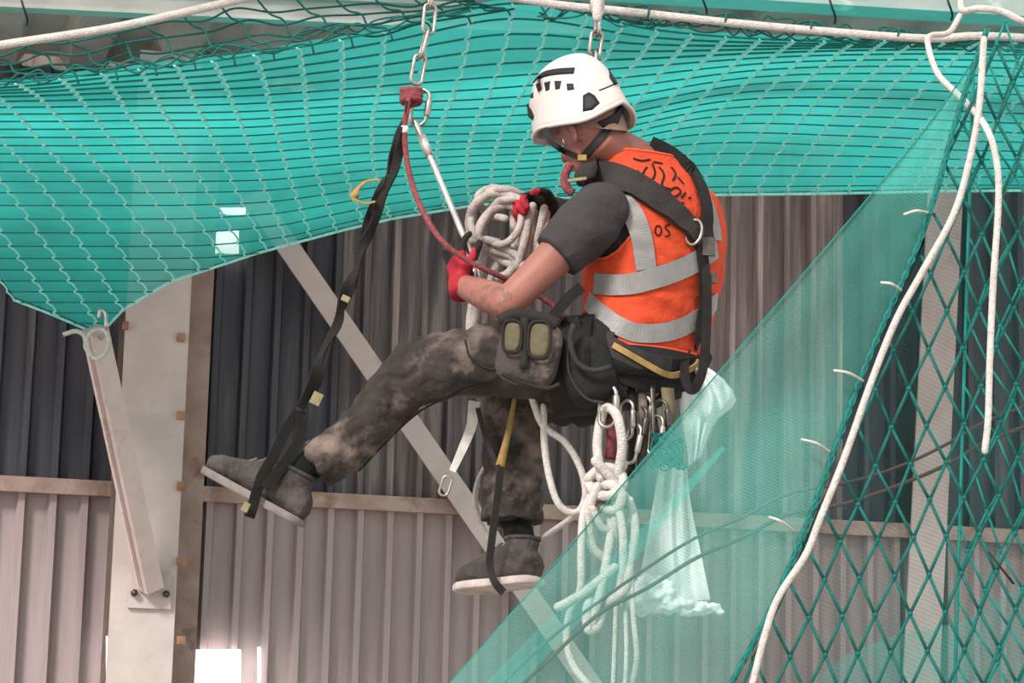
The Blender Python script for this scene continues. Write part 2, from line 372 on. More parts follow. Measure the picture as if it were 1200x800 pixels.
# ------------------------------------------------------------------ overhead safety net
UC = [0, 3, 5, 7, 10, 12, 14, 17, 21, 25, 30, 34, 39, 52]; UM = 52
VC = [0, 5, 10, 15.5, 21, 29]
TOP = [(-230, 106), (-80, 102), (20, 96), (120, 84), (250, 70), (350, 54), (450, 35), (602, 3), (770, 34), (930, 46), (1110, 46), (1270, 50), (1440, 54), (1880, 62)]
R1 = [(-170, 119), (-40, 118), (51, 117), (140, 115), (270, 112), (358, 107), (445, 100), (581, 89), (740, 78), (905, 66), (1087, 62), (1240, 64), (1410, 68), (1850, 76)]
R2 = [(-130, 160), (0, 160), (89, 160), (168, 159), (288, 158), (362, 153), (436, 148), (556, 146), (695, 138), (862, 108), (1040, 104), (1198, 110), (1365, 114), (1800, 122)]
R3 = [(-80, 218), (50, 218), (134, 218), (205, 218), (309, 216), (374, 210), (440, 203), (547, 195), (664, 188), (818, 162), (992, 164), (1140, 170), (1305, 172), (1735, 180)]
R4 = [(-18, 302), (106, 302), (188, 302), (260, 300), (338, 290), (395, 275), (458, 260), (552, 245), (650, 236), (785, 231), (955, 228), (1105, 226), (1272, 226), (1705, 232)]
R5 = [(50, 402), (168, 402), (250, 402), (312, 400), (368, 392), (412, 370), (470, 350), (560, 330), (652, 320), (780, 310), (950, 305), (1100, 300), (1265, 300), (1700, 306)]
ROWS = [TOP, R1, R2, R3, R4, R5]; RY = [7.0, 7.35, 8.15, 8.95, 9.7, 10.25]
BND = [(-80, 312), (0, 345), (60, 368), (114, 391), (118, 391), (145, 362), (200, 330), (300, 297), (400, 270), (460, 256), (552, 241), (650, 232), (785, 229), (955, 227), (1105, 224), (1320, 222), (1760, 226)]
def bound(x):
    for (a, b), (c, d) in zip(BND, BND[1:]):
        if x <= c: return b+(d-b)*(x-a)/(c-a)
    return BND[-1][1]
def herm(xs, ys, x):
    i = 0
    while i < len(xs)-2 and x > xs[i+1]: i += 1
    def d(j):
        if j == 0: return (ys[1]-ys[0])/(xs[1]-xs[0])
        if j == len(xs)-1: return (ys[-1]-ys[-2])/(xs[-1]-xs[-2])
        return (ys[j+1]-ys[j-1])/(xs[j+1]-xs[j-1])
    h = xs[i+1]-xs[i]; t = (x-xs[i])/h; m0 = d(i)*h; m1 = d(i+1)*h
    return (2*t**3-3*t*t+1)*ys[i]+(t**3-2*t*t+t)*m0+(-2*t**3+3*t*t)*ys[i+1]+(t**3-t*t)*m1
def netp(u, v):
    pts = [P(herm(UC, [c[0] for c in R], u), herm(UC, [c[1] for c in R], u), y) for R, y in zip(ROWS, RY)]
    return Vector([herm(VC, [p[i] for p in pts], v) for i in range(3)])
def vmax_(u):                            # the far edge of the net
    lo, hi = 8, 29
    for _ in range(18):
        md = (lo+hi)/2; x, y = proj(netp(u, md))
        if y < bound(x): lo = md
        else: hi = md
    return lo
NU, NV = 312, 60
VM = [vmax_(UM*i/NU) for i in range(NU+1)]
def vmax(u):
    f = min(max(u, 0), UM)/UM*NU; i = min(int(f), NU-1); return VM[i]+(VM[i+1]-VM[i])*(f-i)
net = thing('safety_net', 'large teal overhead safety net lined with fine debris fabric', 'safety net', netp(17, 0))
GP = [[netp(UM*i/NU, VM[i]*j/NV) for i in range(NU+1)] for j in range(NV+1)]
mb = MB(); mb.add([GP[j][i]+Vector((0, .012, .014)) for j in range(NV+1) for i in range(NU+1)], [(j*(NU+1)+i, j*(NU+1)+i+1, (j+1)*(NU+1)+i+1, (j+1)*(NU+1)+i) for j in range(NV) for i in range(NU)])
mb.build('debris_fabric', 'net_fabric', net)
mb = MB()
for j in range(0, 29):
    run = []
    for i in range(NU+2):
        if i <= NU and VM[i] >= j: run.append(netp(UM*i/NU, j)+Vector((0, 0, -.003)))
        else:
            if len(run) > 2: mb.tube(run, .0032 if j > 4 else .0038, 4)
            run = []
tag(mb.build('weft_cord', 'cord_dark', net), kind='stuff')  # same cord as the warp; its shaded look is put into the colour
mb = MB()
for u in range(0, UM+1):
    pts = []; vm_ = vmax(u)
    for j in range(0, 29):
        for f, dx in (((0, -.05), (.22, .045), (.75, .06), (.9, -.05)) if j > 3 else ((0, -.05), (.2, .05), (.85, .06))):
            if j+f < vm_: pts.append(netp(max(0, min(UM, u+dx)), j+f)+Vector((0, -.004, -.006)))
    pts.append(netp(u, vm_))
    mb.tube(pts, .0040, 5)
tag(mb.build('warp_cord', 'cord_light', net), kind='stuff')  # same cord as the weft, its brighter lit look painted in by colour
# hem of the far edge
mb = MB(); mb.tube([GP[NV][i] for i in range(NU+1)], .006, 6); mb.build('hem', 'cord_light', net)
# slack unlined meshes between the edge rope and the fabric
mb = MB()
def slackrow(pix, Y, r=.0035): mb.tube(cr([P(x, y, Y) for x, y in pix], 6), r, 5)
for (off, f) in ((0, .85), (1, .62), (2, .38), (3, .15)):
    pix = []
    for i, x in enumerate(range(-40, 600, 40)):
        yt = 60-(x+30)*.19; yb = 97-.08*max(0, x)-.00014*max(0, x)**2
        if x > 260: yt = max(-6, 4-(x-260)*.03)
        y = yt+(yb-yt)*(1-f)+3*math.sin(i*2.1+off)+4*(i % 2); pix.append((x+random.uniform(-5, 5)+off*14, y))
    slackrow(pix, 6.98+.01*off)
for i in range(13):
    x = -20+i*46; yt = 58-(x+30)*.19 if x < 260 else 0; yb = 96-.08*max(0, x)-.00014*max(0, x)**2
    if yb-yt < 10: continue
    slackrow([(x, yt), (x+14, yt+(yb-yt)*.22+3), (x+30, yt+(yb-yt)*.4), (x+38, yt+(yb-yt)*.62+4), (x+60, yt+(yb-yt)*.8), (x+66, yb+4)], 6.96)
random.seed(3)
for k in range(6):                      # bunched loops along the fold
    pix = []
    for i in range(26):
        x = 0+i*22+random.uniform(-6, 6); yb = 94-.09*x-.00013*x*x; pix.append((x, yb+random.uniform(-9, 9)))
    if k < 3: slackrow(pix, 6.9+.01*k, .003)
for k in range(7):
    pix = []
    for i in range(30):
        x = 636+i*20+random.uniform(-9, 9); yr = 8+(x-640)*.083 if x < 1085 else 45; pix.append((x, yr+random.uniform(-10, 16)))
    slackrow(pix, 6.86+.012*k, .003)
tag(mb.build('slack_mesh', 'cord_green', net), kind='stuff')
def edge_y(x): return 5+(x-640)*.083 if x < 1085 else 42
mb = MB(); mb.tube(cr([P(x, y, 6.92) for x, y in ((-260, 100), (-80, 68), (0, 53), (80, 41), (140, 31), (210, 16), (282, -1), (340, -16))], 5), .0135, 8)
mb.build('edge_rope', 'rope_white', net)
mb = MB(); mb.tube(cr([P(x, y, 6.85) for x, y in ((560, -10), (650, 5), (740, 14), (860, 27), (960, 36), (1085, 45), (1150, 42), (1260, 48), (1500, 62), (1900, 84))], 5), .0125, 8)
mb.build('edge_rope', 'rope_white', net)
for i, x in enumerate((760, 850, 950, 1052)):
    y = edge_y(x); mb = MB(); mb.tube([P(x, y, 6.85)+Vector((0, .016*math.cos(a), .016*math.sin(a)))+Vector((.002*math.sin(a), 0, 0)) for a in [2*PI*q/10 for q in range(10)]], .003, 5, closed=True)
    mb.build('edge_lashing', 'cord_green', net)
# wire ties on the beam
for x, y, lb in ((824, 4, 'black wire tie on the roof beam nearest the chain above the helmet'), (975, 12, 'black wire tie midway along the pale green roof beam'), (1112, 8, 'black wire tie beside the bent white rope at the net apex'), (28, 14, 'black wire tie on the purlin above the slack net edge')):
    mb = MB(); mb.tube(cr([P(x-3, y-14, 7.4), P(x, y-4, 7.38), P(x+4, y+8, 7.4), P(x+3, y+16, 7.42)], 5), .004, 5)
    o = mb.build('wire_tie', 'wire_black'); tag(o, lb, 'wire tie', 'black wire ties along the roof edge')

# bracket carrying the net's far corner
t0 = P(114, 398, 10.02); sbx, sbz = wpx(176, 690, .47); t1 = wl(sbx, sbz, .50)
brk = thing('net_bracket', 'pale square steel outrigger carrying the corner of the teal net', 'bracket', t1)
ax = (t1-t0).normalized(); MB().bar(t0-ax*.05, t1, .085, .085, up=Vector((.55, -1, .2)).normalized()).build('outrigger_tube', 'tube_paint', brk, smooth=False)
MB().bar(t0-ax*.02+Vector((-.046, -.05, 0)), t1+Vector((-.046, -.05, 0)), .012, .012).build('edge_lip', 'tube_paint', brk, smooth=False)
MB().box(wl(sbx, sbz-.01, .462), .19, .016, .15, (WS, WN, UP)).build('base_plate', 'paint_white', brk, smooth=False)
for dx in (-.07, .07):
    mb = MB(); mb.tube([wl(sbx+dx, sbz-.02, .46), wl(sbx+dx, sbz-.02, .50)], .016, 6); mb.build('bolt', 'steel_dark', brk)
h = P(118, 372, 9.9); mb = MB(); mb.tube(cr([t0+Vector((.02, -.03, .0)), P(124, 385, 9.86), P(124, 368, 9.86), P(118, 363, 9.86), P(116, 372, 9.86)], 6), .010, 6); mb.build('hook', 'alloy', brk)
mb = MB(); mb.tube(cr([P(x, y, 9.83) for x, y in ((74, 392), (90, 388), (101, 396), (104, 410), (112, 420), (124, 412), (128, 398), (120, 386), (106, 390), (100, 405), (108, 418))], 6), .010, 7)
tag(mb.build('corner_lashing', 'rope_white'), 'white cord lashing the net corner to the outrigger tip', 'rope')

# ------------------------------------------------------------------ hanging nets on the right
APX = (1157, 34)
def edgeA(t):                            # free edge of the debris sheet, t 0..1 downwards
    return herm([0, .12, .3, .55, .8, 1], [1150, 1085, 985, 820, 640, 488], t), herm([0, .12, .3, .55, .8, 1], [58, 150, 270, 462, 672, 845], t)
def edgeB(t):                            # border cord of the diamond net
    return herm([0, .1, .3, .5, .7, .85, 1], [1157, 1128, 1083, 1018, 955, 905, 830], t), herm([0, .1, .3, .5, .7, .85, 1], [34, 118, 268, 420, 590, 710, 850], t)
YA = 5.72
hs = thing('debris_sheet', 'sheer green debris sheet hanging with a long diagonal free edge', 'debris netting', P(700, 800, YA))
mb = MB(); NT, NS = 60, 24; vs = []
for i in range(NT+1):
    t = i/NT; ax_, ay_ = edgeA(t); bx_, by_ = edgeB(t)
    for j in range(NS+1):
        s_ = j/NS; x = ax_+(bx_-ax_)*s_; y = ay_+(by_-ay_)*s_
        vs.append(P(x, y, YA+.02*math.sin(s_*9+t*4)*t*(1-s_)-.06*t*(1-s_)))
mb.add(vs, [(i*(NS+1)+j, i*(NS+1)+j+1, (i+1)*(NS+1)+j+1, (i+1)*(NS+1)+j) for i in range(NT) for j in range(NS)])
mb.build('sheet', 'front_fabric', hs)
mb = MB(); f1 = [P(x, y, YA-.07) for x, y in ((846, 522), (770, 600), (690, 678), (600, 768), (540, 832))]; f2 = [P(x, y, YA-.075) for x, y in ((850, 526), (786, 604), (716, 690), (628, 782), (575, 840))]
f1 = cr(f1, 6); f2 = cr(f2, 6); k = len(f1); mb.add(f1+f2, [(i, i+1, k+i+1, k+i) for i in range(k-1)]); mb.build('folded_hem', 'front_fabric_fold', hs)
mb = MB(); mb.tube([P(*edgeA(i/60), YA-.06*(i/60)) for i in range(61)], .0022, 4); mb.build('edge_thread', 'cord_dark', hs)

dn = thing('diamond_net', 'dark green diamond mesh net hanging below the white edge rope', 'net', P(1000, 800, YA))
mb = MB(); bpt = [P(*edgeB(i/80), YA-.01) for i in range(81)]
mb.tube(bpt, .0075, 7); mb.build('border_cord', 'cord_green', dn)
mb = MB()
for q in range(2): mb.tube([bpt[i]+(Vector((math.cos(i*1.9+q*PI), -.6, 0))*.007) for i in range(81)], .0028, 5)
mb.build('whipping', 'cord_dark', dn)
def bx_at(y):
    lo, hi = 0, 1
    for _ in range(24):
        md = (lo+hi)/2
        if edgeB(md)[1] < y: lo = md
        else: hi = md
    return edgeB(lo)[0]
def lattice(mb, ox, oy, Y, r, wob, xmin):
    def node(a, b):                      # a steps down-right, b steps down-left
        x = ox+20.5*a-20.5*b; y = oy+43*a+45*b
        x += wob*math.sin(y*.013+a*.9)+wob*.6*math.sin(b*1.7); y += wob*.5*math.sin(a*1.3+b*.7)
        return x, y
    cnt = 0
    for a in range(-40, 60):
        for b in range(-40, 60):
            x, y = node(a, b)
            if not(20 < y < 860 and x < 1560): continue
            for da, db in ((1, 0), (0, 1)):
                x2, y2 = node(a+da, b+db); l1 = max(bx_at(y), xmin(y)); l2 = max(bx_at(y2), xmin(y2))
                if x < l1 and x2 < l2: continue
                if x2 > 1570 or y2 > 880: continue
                if x < l1: f = (l1-x)/(x2-x+1e-6); x_, y_ = x+(x2-x)*min(1, max(0, f)), y+(y2-y)*min(1, max(0, f)); mb.tube([P(x_, y_, Y), P(x2, y2, Y)], r, 5)
                elif x2 < l2: f = (l2-x)/(x2-x-1e-6); f = min(1, max(0, f)); mb.tube([P(x, y, Y), P(x+(x2-x)*f, y+(y2-y)*f, Y)], r, 5)
                else: mb.tube([P(x, y, Y), P(x2, y2, Y)], r, 5)
            if x > max(bx_at(y), xmin(y)): mb.sph(P(x, y, Y), r*1.75, 6, 4)
            cnt += 1
mb = MB(); lattice(mb, 1006, 766, YA, .0042, 2.0, lambda y: -1e9)
tag(mb.build('mesh_cord', 'cord_green', dn), kind='stuff')
mb = MB(); L2 = lambda y: 1140-.03*(y-100)
lattice(mb, 1017, 740, YA+.10, .0032, 6.0, L2); mb.tube([P(max(L2(y), bx_at(y)), y, YA+.10) for y in range(60, 880, 15)], .0045, 5)
tag(mb.build('mesh_cord', 'cord_dark', dn), kind='stuff')
# fine mesh behind the diamonds
fm = MB(); vs = []
for i in range(41):
    t = i/40; bx_, by_ = edgeB(t)
    for j in range(13): vs.append(P(bx_+6+(1580-bx_)*j/12, by_+(830*t+20-by_)*0, YA+.16+.03*math.sin(j*1.2+i*.2)))
fm.add(vs, [(i*13+j, i*13+j+1, (i+1)*13+j+1, (i+1)*13+j) for i in range(40) for j in range(12)])
tag(fm.build('fine_mesh_sheet', 'fine_mesh'), 'fine dark hatch screen hanging behind the diamond net', 'debris netting')
# a second drape low in the corner
vs = []; top = cr([Vector((x, y, 0)) for x, y in ((930, 815), (985, 772), (1040, 747), (1090, 737), (1140, 722), (1180, 694), (1230, 672), (1290, 660), (1420, 640), (1570, 650))], 5)
for i, p in enumerate(top):
    for j in range(5): vs.append(P(p.x, p.y+(870-p.y)*j/4, YA+.22+.02*math.sin(i*.5)))
lw = MB().add(vs, [(i*5+j, i*5+j+1, (i+1)*5+j+1, (i+1)*5+j) for i in range(len(top)-1) for j in range(4)])
tag(lw.build('debris_drape', 'front_fabric_fold'), 'small pale green drape with a curved top edge behind the diamond net', 'debris netting')
def rope(name, label, pix, Y, r, mat, cat='rope', n=8, closed=False, group=None, sides=8):
    Ys = Y if isinstance(Y, (list, tuple)) else [Y]*len(pix)
    o = MB().tube(cr([P(x, y, yy) for (x, y), yy in zip(pix, Ys)], n, closed), r, sides, closed=closed, round_ends=not closed).build(name, mat)
    return tag(o, label, cat, group)
rope('border_rope', 'long white rope running down beside the diamond net border', ((1153, 46), (1148, 120), (1138, 180), (1118, 250), (1080, 320), (1050, 375), (1020, 450), (990, 535), (960, 610), (944, 650), (912, 700), (896, 745), (882, 800)), YA-.05, .0085, 'rope_white')
rope('hanging_rope', 'thin white rope looped over the edge rope, hanging straight to a loose end', ((1125, 18), (1112, 38), (1090, 42), (1088, 55), (1100, 88), (1130, 118), (1156, 150), (1168, 190), (1170, 240), (1164, 330), (1160, 420), (1158, 490), (1154, 528)), [6.7, 6.6, 6.55, 6.4, 6.1, 5.8, 5.64, 5.62, 5.62, 5.62, 5.62, 5.62, 5.62], .0085, 'rope_white')
rope('apex_rope', 'white rope bent through the top corner of the hanging nets', ((1126, -8), (1128, 12), (1148, 10), (1175, 14), (1202, 26), (1240, 30), (1320, 48)), [6.6, 6.5, 6.4, 6.4, 6.4, 6.5, 6.83], .010, 'rope_white')
TIE = ['topmost', 'second highest', 'middle', 'second lowest', 'lowest']
for (x0, y0, x1, y1) in ((1060, 251, 1087, 249), (1033, 331, 1056, 340), (978, 434, 1011, 446), (940, 515, 972, 529), (902, 606, 930, 622)):
    o = MB().tube(cr([P(x0, y0, YA-.05), P((x0+x1)/2, (y0+y1)/2-3, YA-.06), P(x1, y1, YA-.02)], 5), .0035, 5, round_ends=True).build('cord_tie', 'rope_white')
    tag(o, TIE.pop(0)+' white cord tie knotting the debris sheet to the border cord', 'cord tie', 'white ties along the net border')
o = MB().tube([P(1158, 646, YA-.03), P(1188, 684, YA-.03)], .003, 5).build('wire_tie', 'wire_black'); tag(o, 'black wire tie poking from the diamond net above the drape', 'wire tie')
for k_, dy in enumerate((0, 24)):  # two thin dark wavy tubes behind the sheet
    rope('dark_line', ('upper' if k_ == 0 else 'lower')+' of two slack dark lines sagging behind the green sheet', [(560+k_*20, 830), (640, 752+dy), (700, 706+dy*.6), (760, 664+dy), (815, 630+dy), (870, 606+dy), (925, 578+dy), (990, 566+dy), (1050, 548+dy*.9), (1110, 520+dy), (1160, 492+dy), (1250, 462+dy), (1400, 440+dy), (1600, 470+dy)], 6.05, .005 if k_ else .0042, 'line_brown', 'dark_line', 5)

# ------------------------------------------------------------------ the worker
TH = math.radians(44)
FW = Vector((-math.sin(TH), math.cos(TH), 0)); RT = Vector((math.cos(TH), math.sin(TH), 0))   # person's forward and right
person = thing('person', 'worker in orange vest, dark trousers and gloves hanging seated in mid air', 'person', P(700, 470, 6.45))
SEC = [  # px, py, half width, half depth, Y
    (728, 462, .150, .120, 6.45), (736, 440, .165, .130, 6.45), (750, 405, .170, .132, 6.45), (760, 365, .178, .134, 6.45), (766, 320, .196, .140, 6.45),
    (768, 280, .206, .142, 6.45), (767, 250, .204, .136, 6.45), (764, 226, .188, .120, 6.45), (756, 206, .150, .100, 6.44), (748, 191, .105, .082, 6.42), (742, 178, .070, .068, 6.41)]
def torso_ring(v, off=0, n=72):
    xs = list(range(len(SEC))); c = P(herm(xs, [s[0] for s in SEC], v), herm(xs, [s[1] for s in SEC], v), herm(xs, [s[4] for s in SEC], v))
    a = herm(xs, [s[2] for s in SEC], v)+off; b = herm(xs, [s[3] for s in SEC], v)+off; e = .86
    out = []
    for j in range(n):
        t = 2*PI*j/n; ca, sa_ = math.cos(t), math.sin(t)
        out.append(c+RT*(a*math.copysign(abs(ca)**e, ca))+FW*(b*math.copysign(abs(sa_)**e, sa_)))
    return out
def torso_mesh(off, v0, v1, m_=40, n=72, cap=True):
    mb = MB(); vs = []
    for i in range(m_+1): vs += torso_ring(v0+(v1-v0)*i/m_, off, n)
    fs = [(i*n+j, i*n+(j+1) % n, (i+1)*n+(j+1) % n, (i+1)*n+j) for i in range(m_) for j in range(n)]
    if cap: fs += [tuple(range(n-1, -1, -1)), tuple(m_*n+j for j in range(n))]
    mb.add(vs, fs); return mb
# joints
LS = P(698, 254, 6.25); LE = P(594, 356, 6.22); LW = P(541, 334, 6.38)
RS = P(804, 238, 6.60); RE = P(735, 330, 6.86); RW = P(650, 246, 6.64)
LH = P(690, 425, 6.36); LK = P(488, 440, 6.46); LA = P(350, 556, 6.50)
RH = P(735, 430, 6.56); RK = P(603, 462, 6.70); RA = P(600, 618, 6.68)
HC = P(691, 153, 6.36)
hf = Vector((-.65, .69, -.30)).normalized(); hu = Vector((-.16, .10, .98)); hu = (hu-hf*hu.dot(hf)).normalized(); hu = (hu+hu.cross(hf)*.09).normalized(); hl = hu.cross(hf).normalized()
def hp(f, l, u): return HC+hf*f+hl*l+hu*u
body = torso_mesh(-.012, 0, 10)
body.ell(hp(-.012, 0, .02), (hf*.094, hl*.075, hu*.105), 24, 16)          # skull
body.ell(hp(.035, 0, -.045), (hf*.060, hl*.056, hu*.072), 20, 14)          # face and jaw
body.ell(hp(.062, 0, -.098), (hf*.026, hl*.026, hu*.020), 14, 10)          # chin
body.tube([hp(.092, 0, .012), hp(.104, 0, -.012), hp(.112, 0, -.030)], [.008, .010, .013], 10, round_ends=True)   # nose
body.ell(hp(.092, 0, -.060), (hf*.010, hl*.024, hu*.007), 12, 8); body.ell(hp(.090, 0, -.070), (hf*.010, hl*.020, hu*.007), 12, 8)   # lips
body.ell(hp(.082, 0, .022), (hf*.014, hl*.052, hu*.010), 14, 8)           # brow
for s_ in (1, -1):
    e0 = hp(-.005, .074*s_, -.026)
    body.tube(cr([e0+hf*.012+hu*.022, e0+hl*(.012*s_)+hu*.030-hf*.004, e0+hl*(.016*s_)+hu*.014-hf*.016, e0+hl*(.012*s_)-hu*.008-hf*.012, e0-hu*.020+hf*.004], 5), .0055, 8, round_ends=True)
    body.ell(e0+hl*(.004*s_), (hf*.011, hl*.006, hu*.020), 10, 8)
    body.ell(hp(.055, .040*s_, -.040), (hf*.030, hl*.020, hu*.024), 12, 8)
nb = P(742, 186, 6.42)
body.tube([nb-UP*.04, nb, (nb+hp(-.035, 0, -.06))/2, hp(-.03, 0, -.05), hp(-.02, 0, 0)], [.074, .068, .060, .060, .055], 20, round_ends=True)
body.tube([LS, LS.lerp(LE, .35), LS.lerp(LE, .75), LE], [.062, .056, .047, .043], 16, round_ends=True)
body.tube([LE, LE.lerp(LW, .3), LE.lerp(LW, .7), LW], [.044, .046, .038, .031], 16, round_ends=True)
body.tube([RS, RS.lerp(RE, .5), RE], [.06, .052, .043], 14, round_ends=True); body.tube([RE, RE.lerp(RW, .4), RW], [.043, .043, .03], 14, round_ends=True)
for Hp, Kn, An in ((LH, LK, LA), (RH, RK, RA)):
    body.tube([Hp, Hp.lerp(Kn, .5), Kn], [.072, .058, .045], 16, round_ends=True)
    body.tube([Kn, Kn.lerp(An, .35), An], [.050, .040, .030], 16, round_ends=True)
bm_ = remesh(body, .0065, 5, .5, 'body'); bodyo = link('body', bm_, 'skin', person); bodyo['label'] = 'bare sunburnt neck, ear and tattooed forearm'
BV = bvh_of(bm_)
# eyes, hair, ink on the forearm
for s_ in (1, -1): MB().sph(hp(.064, .028*s_, .002), .012).build('eye', 'eye', person)
mb = MB(); vs = []; nn = 40; mm = 16
for i in range(mm+1):
    th = math.radians(8+84*i/mm)
    for j in range(nn+1):
        a = math.radians(70)+math.radians(220)*j/nn
        vs.append(hp(-.012+.0965*math.sin(th)*math.cos(a), .0775*math.sin(th)*math.sin(a), .02-(.0)+.1075*math.cos(th) if th < PI/2 else .02-.03*(th-PI/2)))
for j in range(nn+1):
    a = math.radians(70)+math.radians(220)*j/nn; back = max(0, -math.cos(a))
    vs.append(hp(-.012+.0955*math.cos(a), .0765*math.sin(a), .02-.02-.055*back))
mm += 1
mb.add(vs, [(i*(nn+1)+j, i*(nn+1)+j+1, (i+1)*(nn+1)+j+1, (i+1)*(nn+1)+j) for i in range(mm) for j in range(nn)]); mb.build('hair', 'hair', person)
bm_.materials.append(MATS['ink'])        # blurred tattoo on the forearm skin
for p in bm_.polygons:
    x, y = proj(p.center)
    if p.center.y < 6.45 and 545 < x < 605 and 325 < y < 375:
        k_ = noise.noise(p.center*38)+.5*noise.noise(p.center*90)
        if k_ > .06 and ((x-574)/26)**2+((y-350)/17)**2 < 1: p.material_index = 1

# t-shirt: trunk and the sleeves
ts = torso_mesh(-.002, 1.2, 9.75)
dA = (LE-LS).normalized(); ts.tube([LS-dA*.045, LS, LS+dA*.06, LS+dA*.115, LS+dA*.155], [.066, .084, .084, .076, .072], 22, round_ends=False)
ts.ell(LS+UP*.005-dA*.02, (RT*.078, FW*.078, UP*.076), 20, 14)
dB = (RE-RS).normalized(); ts.tube([RS-dB*.03, RS+dB*.06, RS+dB*.16], [.070, .080, .066], 18)
tm = remesh(ts, .0075, 4, .5, 't_shirt'); displace(tm, lambda c: .004*noise.noise(c*26)+.002*noise.noise(c*60))
link('t_shirt', tm, 'shirt', person)
TV = bvh_of(tm)
# hi-vis vest
def vest_noise(c):
    return .006*noise.noise(Vector((c.x*9, c.y*9, c.z*16)))+.004*noise.noise(Vector((c.x*22+c.z*14, c.y*18, c.z*34)))+.010*max(0, noise.noise(Vector((c.x*5+3, c.y*5, c.z*13+c.x*9))))
vm = MB(); n_ = 140; m_ = 110; vs = []; VV0, VV1 = 1.62, 9.35
rings = [torso_ring(VV0+(VV1-VV0)*i/m_, .016+.012*max(0, 1-i/22), n_) for i in range(m_+1)]
armL = LS+dA*.03; axL = dA
def cutL(c):
    q = c-LS; al = q.dot(dA); rad = (q-dA*al).length
    return rad < .096 and al > -.05
RSh = RS+RT*.05+FW*.06
def keep(c):
    if cutL(c): return False
    if (c-RSh).length < .10: return False
    return True
pts = [c for r in rings for c in r]
fs = []
for i in range(m_):
    for j in range(n_):
        q = (i*n_+j, i*n_+(j+1) % n_, (i+1)*n_+(j+1) % n_, (i+1)*n_+j)
        if all(keep(pts[k]) for k in q): fs.append(q)
used = sorted({k for f in fs for k in f}); remap = {k: i for i, k in enumerate(used)}
vm.add([pts[k] for k in used], [tuple(remap[k] for k in f) for f in fs]); vme = vm.mesh('vest')
displace(vme, vest_noise)
bm = bmesh.new(); bm.from_mesh(vme)
for _ in range(3): bmesh.ops.smooth_vert(bm, verts=[v for v in bm.verts if v.is_boundary], factor=.5, use_axis_x=True, use_axis_y=True, use_axis_z=True)
edges = [e for e in bm.edges if e.is_boundary]
loops = []; left = set(edges)
while left:
    e = left.pop(); chain = [e.verts[0].co.copy(), e.verts[1].co.copy()]; cur = e.verts[1]; start = e.verts[0]
    while cur != start:
        nx = [q for q in cur.link_edges if q in left]
        if not nx: break
        left.discard(nx[0]); cur = nx[0].other_vert(cur); chain.append(cur.co.copy())
    loops.append(chain)
bm.to_mesh(vme); bm.free()
for p in vme.polygons: p.use_smooth = True
vest = link('vest', vme, 'vest', person); md = vest.modifiers.new('thickness', 'SOLIDIFY'); md.thickness = .003; md.offset = -1
for ch in loops:
    if len(ch) > 30:
        MB().tube(cr(ch[:-1:3], 3, True), .0042, 6, closed=True).build('piping', 'vest_trim', vest)
VB = bvh_of(vme)
def band(pix, width, off=.004, mat='reflective', name='reflective_band', parent=None, bvh=None, n=10, th=.0025):
    ps, ns = hits(pix, bvh or VB, off, 6.35, n); return MB().ribbon(ps, ns, width, th).build(name, mat, parent if parent is not None else vest, smooth=False)
def around(v, off, j0, j1, width, name, mat, parent, n=72, th=.003):
    R_ = torso_ring(v, off, n); c = sum(R_, Vector())/n; pts = [R_[j % n] for j in range(j0, j1+1)]
    return MB().ribbon(pts, [(p-c).normalized() for p in pts], width, th).build(name, mat, parent)
band(((700, 216), (722, 230), (742, 252), (752, 280), (757, 316)), .056)
band(((698, 332), (730, 334), (770, 325), (808, 310), (838, 290)), .056, .006)
band(((690, 352), (712, 374), (745, 390), (785, 388), (818, 372), (838, 352)), .050, .006)
band(((812, 206), (826, 228), (836, 256), (840, 282)), .040, .004)
# print on the back
INK = []
strokes = [((742, 186), (752, 189), (762, 187)), ((765, 190), (776, 192)), ((758, 196), (752, 206), (760, 210)), ((764, 192), (768, 204), (762, 214)), ((772, 196), (779, 206), (774, 218), (786, 222)), ((786, 196), (792, 204), (788, 212)),
           ((782, 226), (792, 219), (798, 226), (788, 232)), ((752, 212), (760, 218), (757, 226)), ((764, 220), (772, 226)), ((794, 208), (801, 216)), ((748, 200), (744, 208)), ((798, 232), (803, 226)), ((770, 230), (778, 236))]
for q in strokes: band(q, .0062, .0022, 'print_black', 'printed_mark', vest, n=4, th=.001)
for (cx, cy, rx, ry) in ((771, 270, 3.8, 6.0),):
    ps, ns = hits([(cx+rx*math.cos(a), cy+ry*math.sin(a)) for a in [2*PI*i/12 for i in range(13)]], VB, .0022, 6.35, 2); MB().ribbon(ps, ns, .004, .001).build('printed_letter', 'print_black', vest)
band(((785, 263), (780, 264), (779, 268), (784, 271), (784, 276), (779, 277)), .004, .0022, 'print_black', 'printed_letter', vest, n=3, th=.001)
for q in ((790, 236), (800, 238), (808, 232), (776, 240)): patch(MB(), [(q[0]+1.6*math.cos(a), q[1]+1.6*math.sin(a)) for a in [2*PI*i/6 for i in range(6)]], VB, .0005, .0015).build('printed_mark', 'print_black', vest)

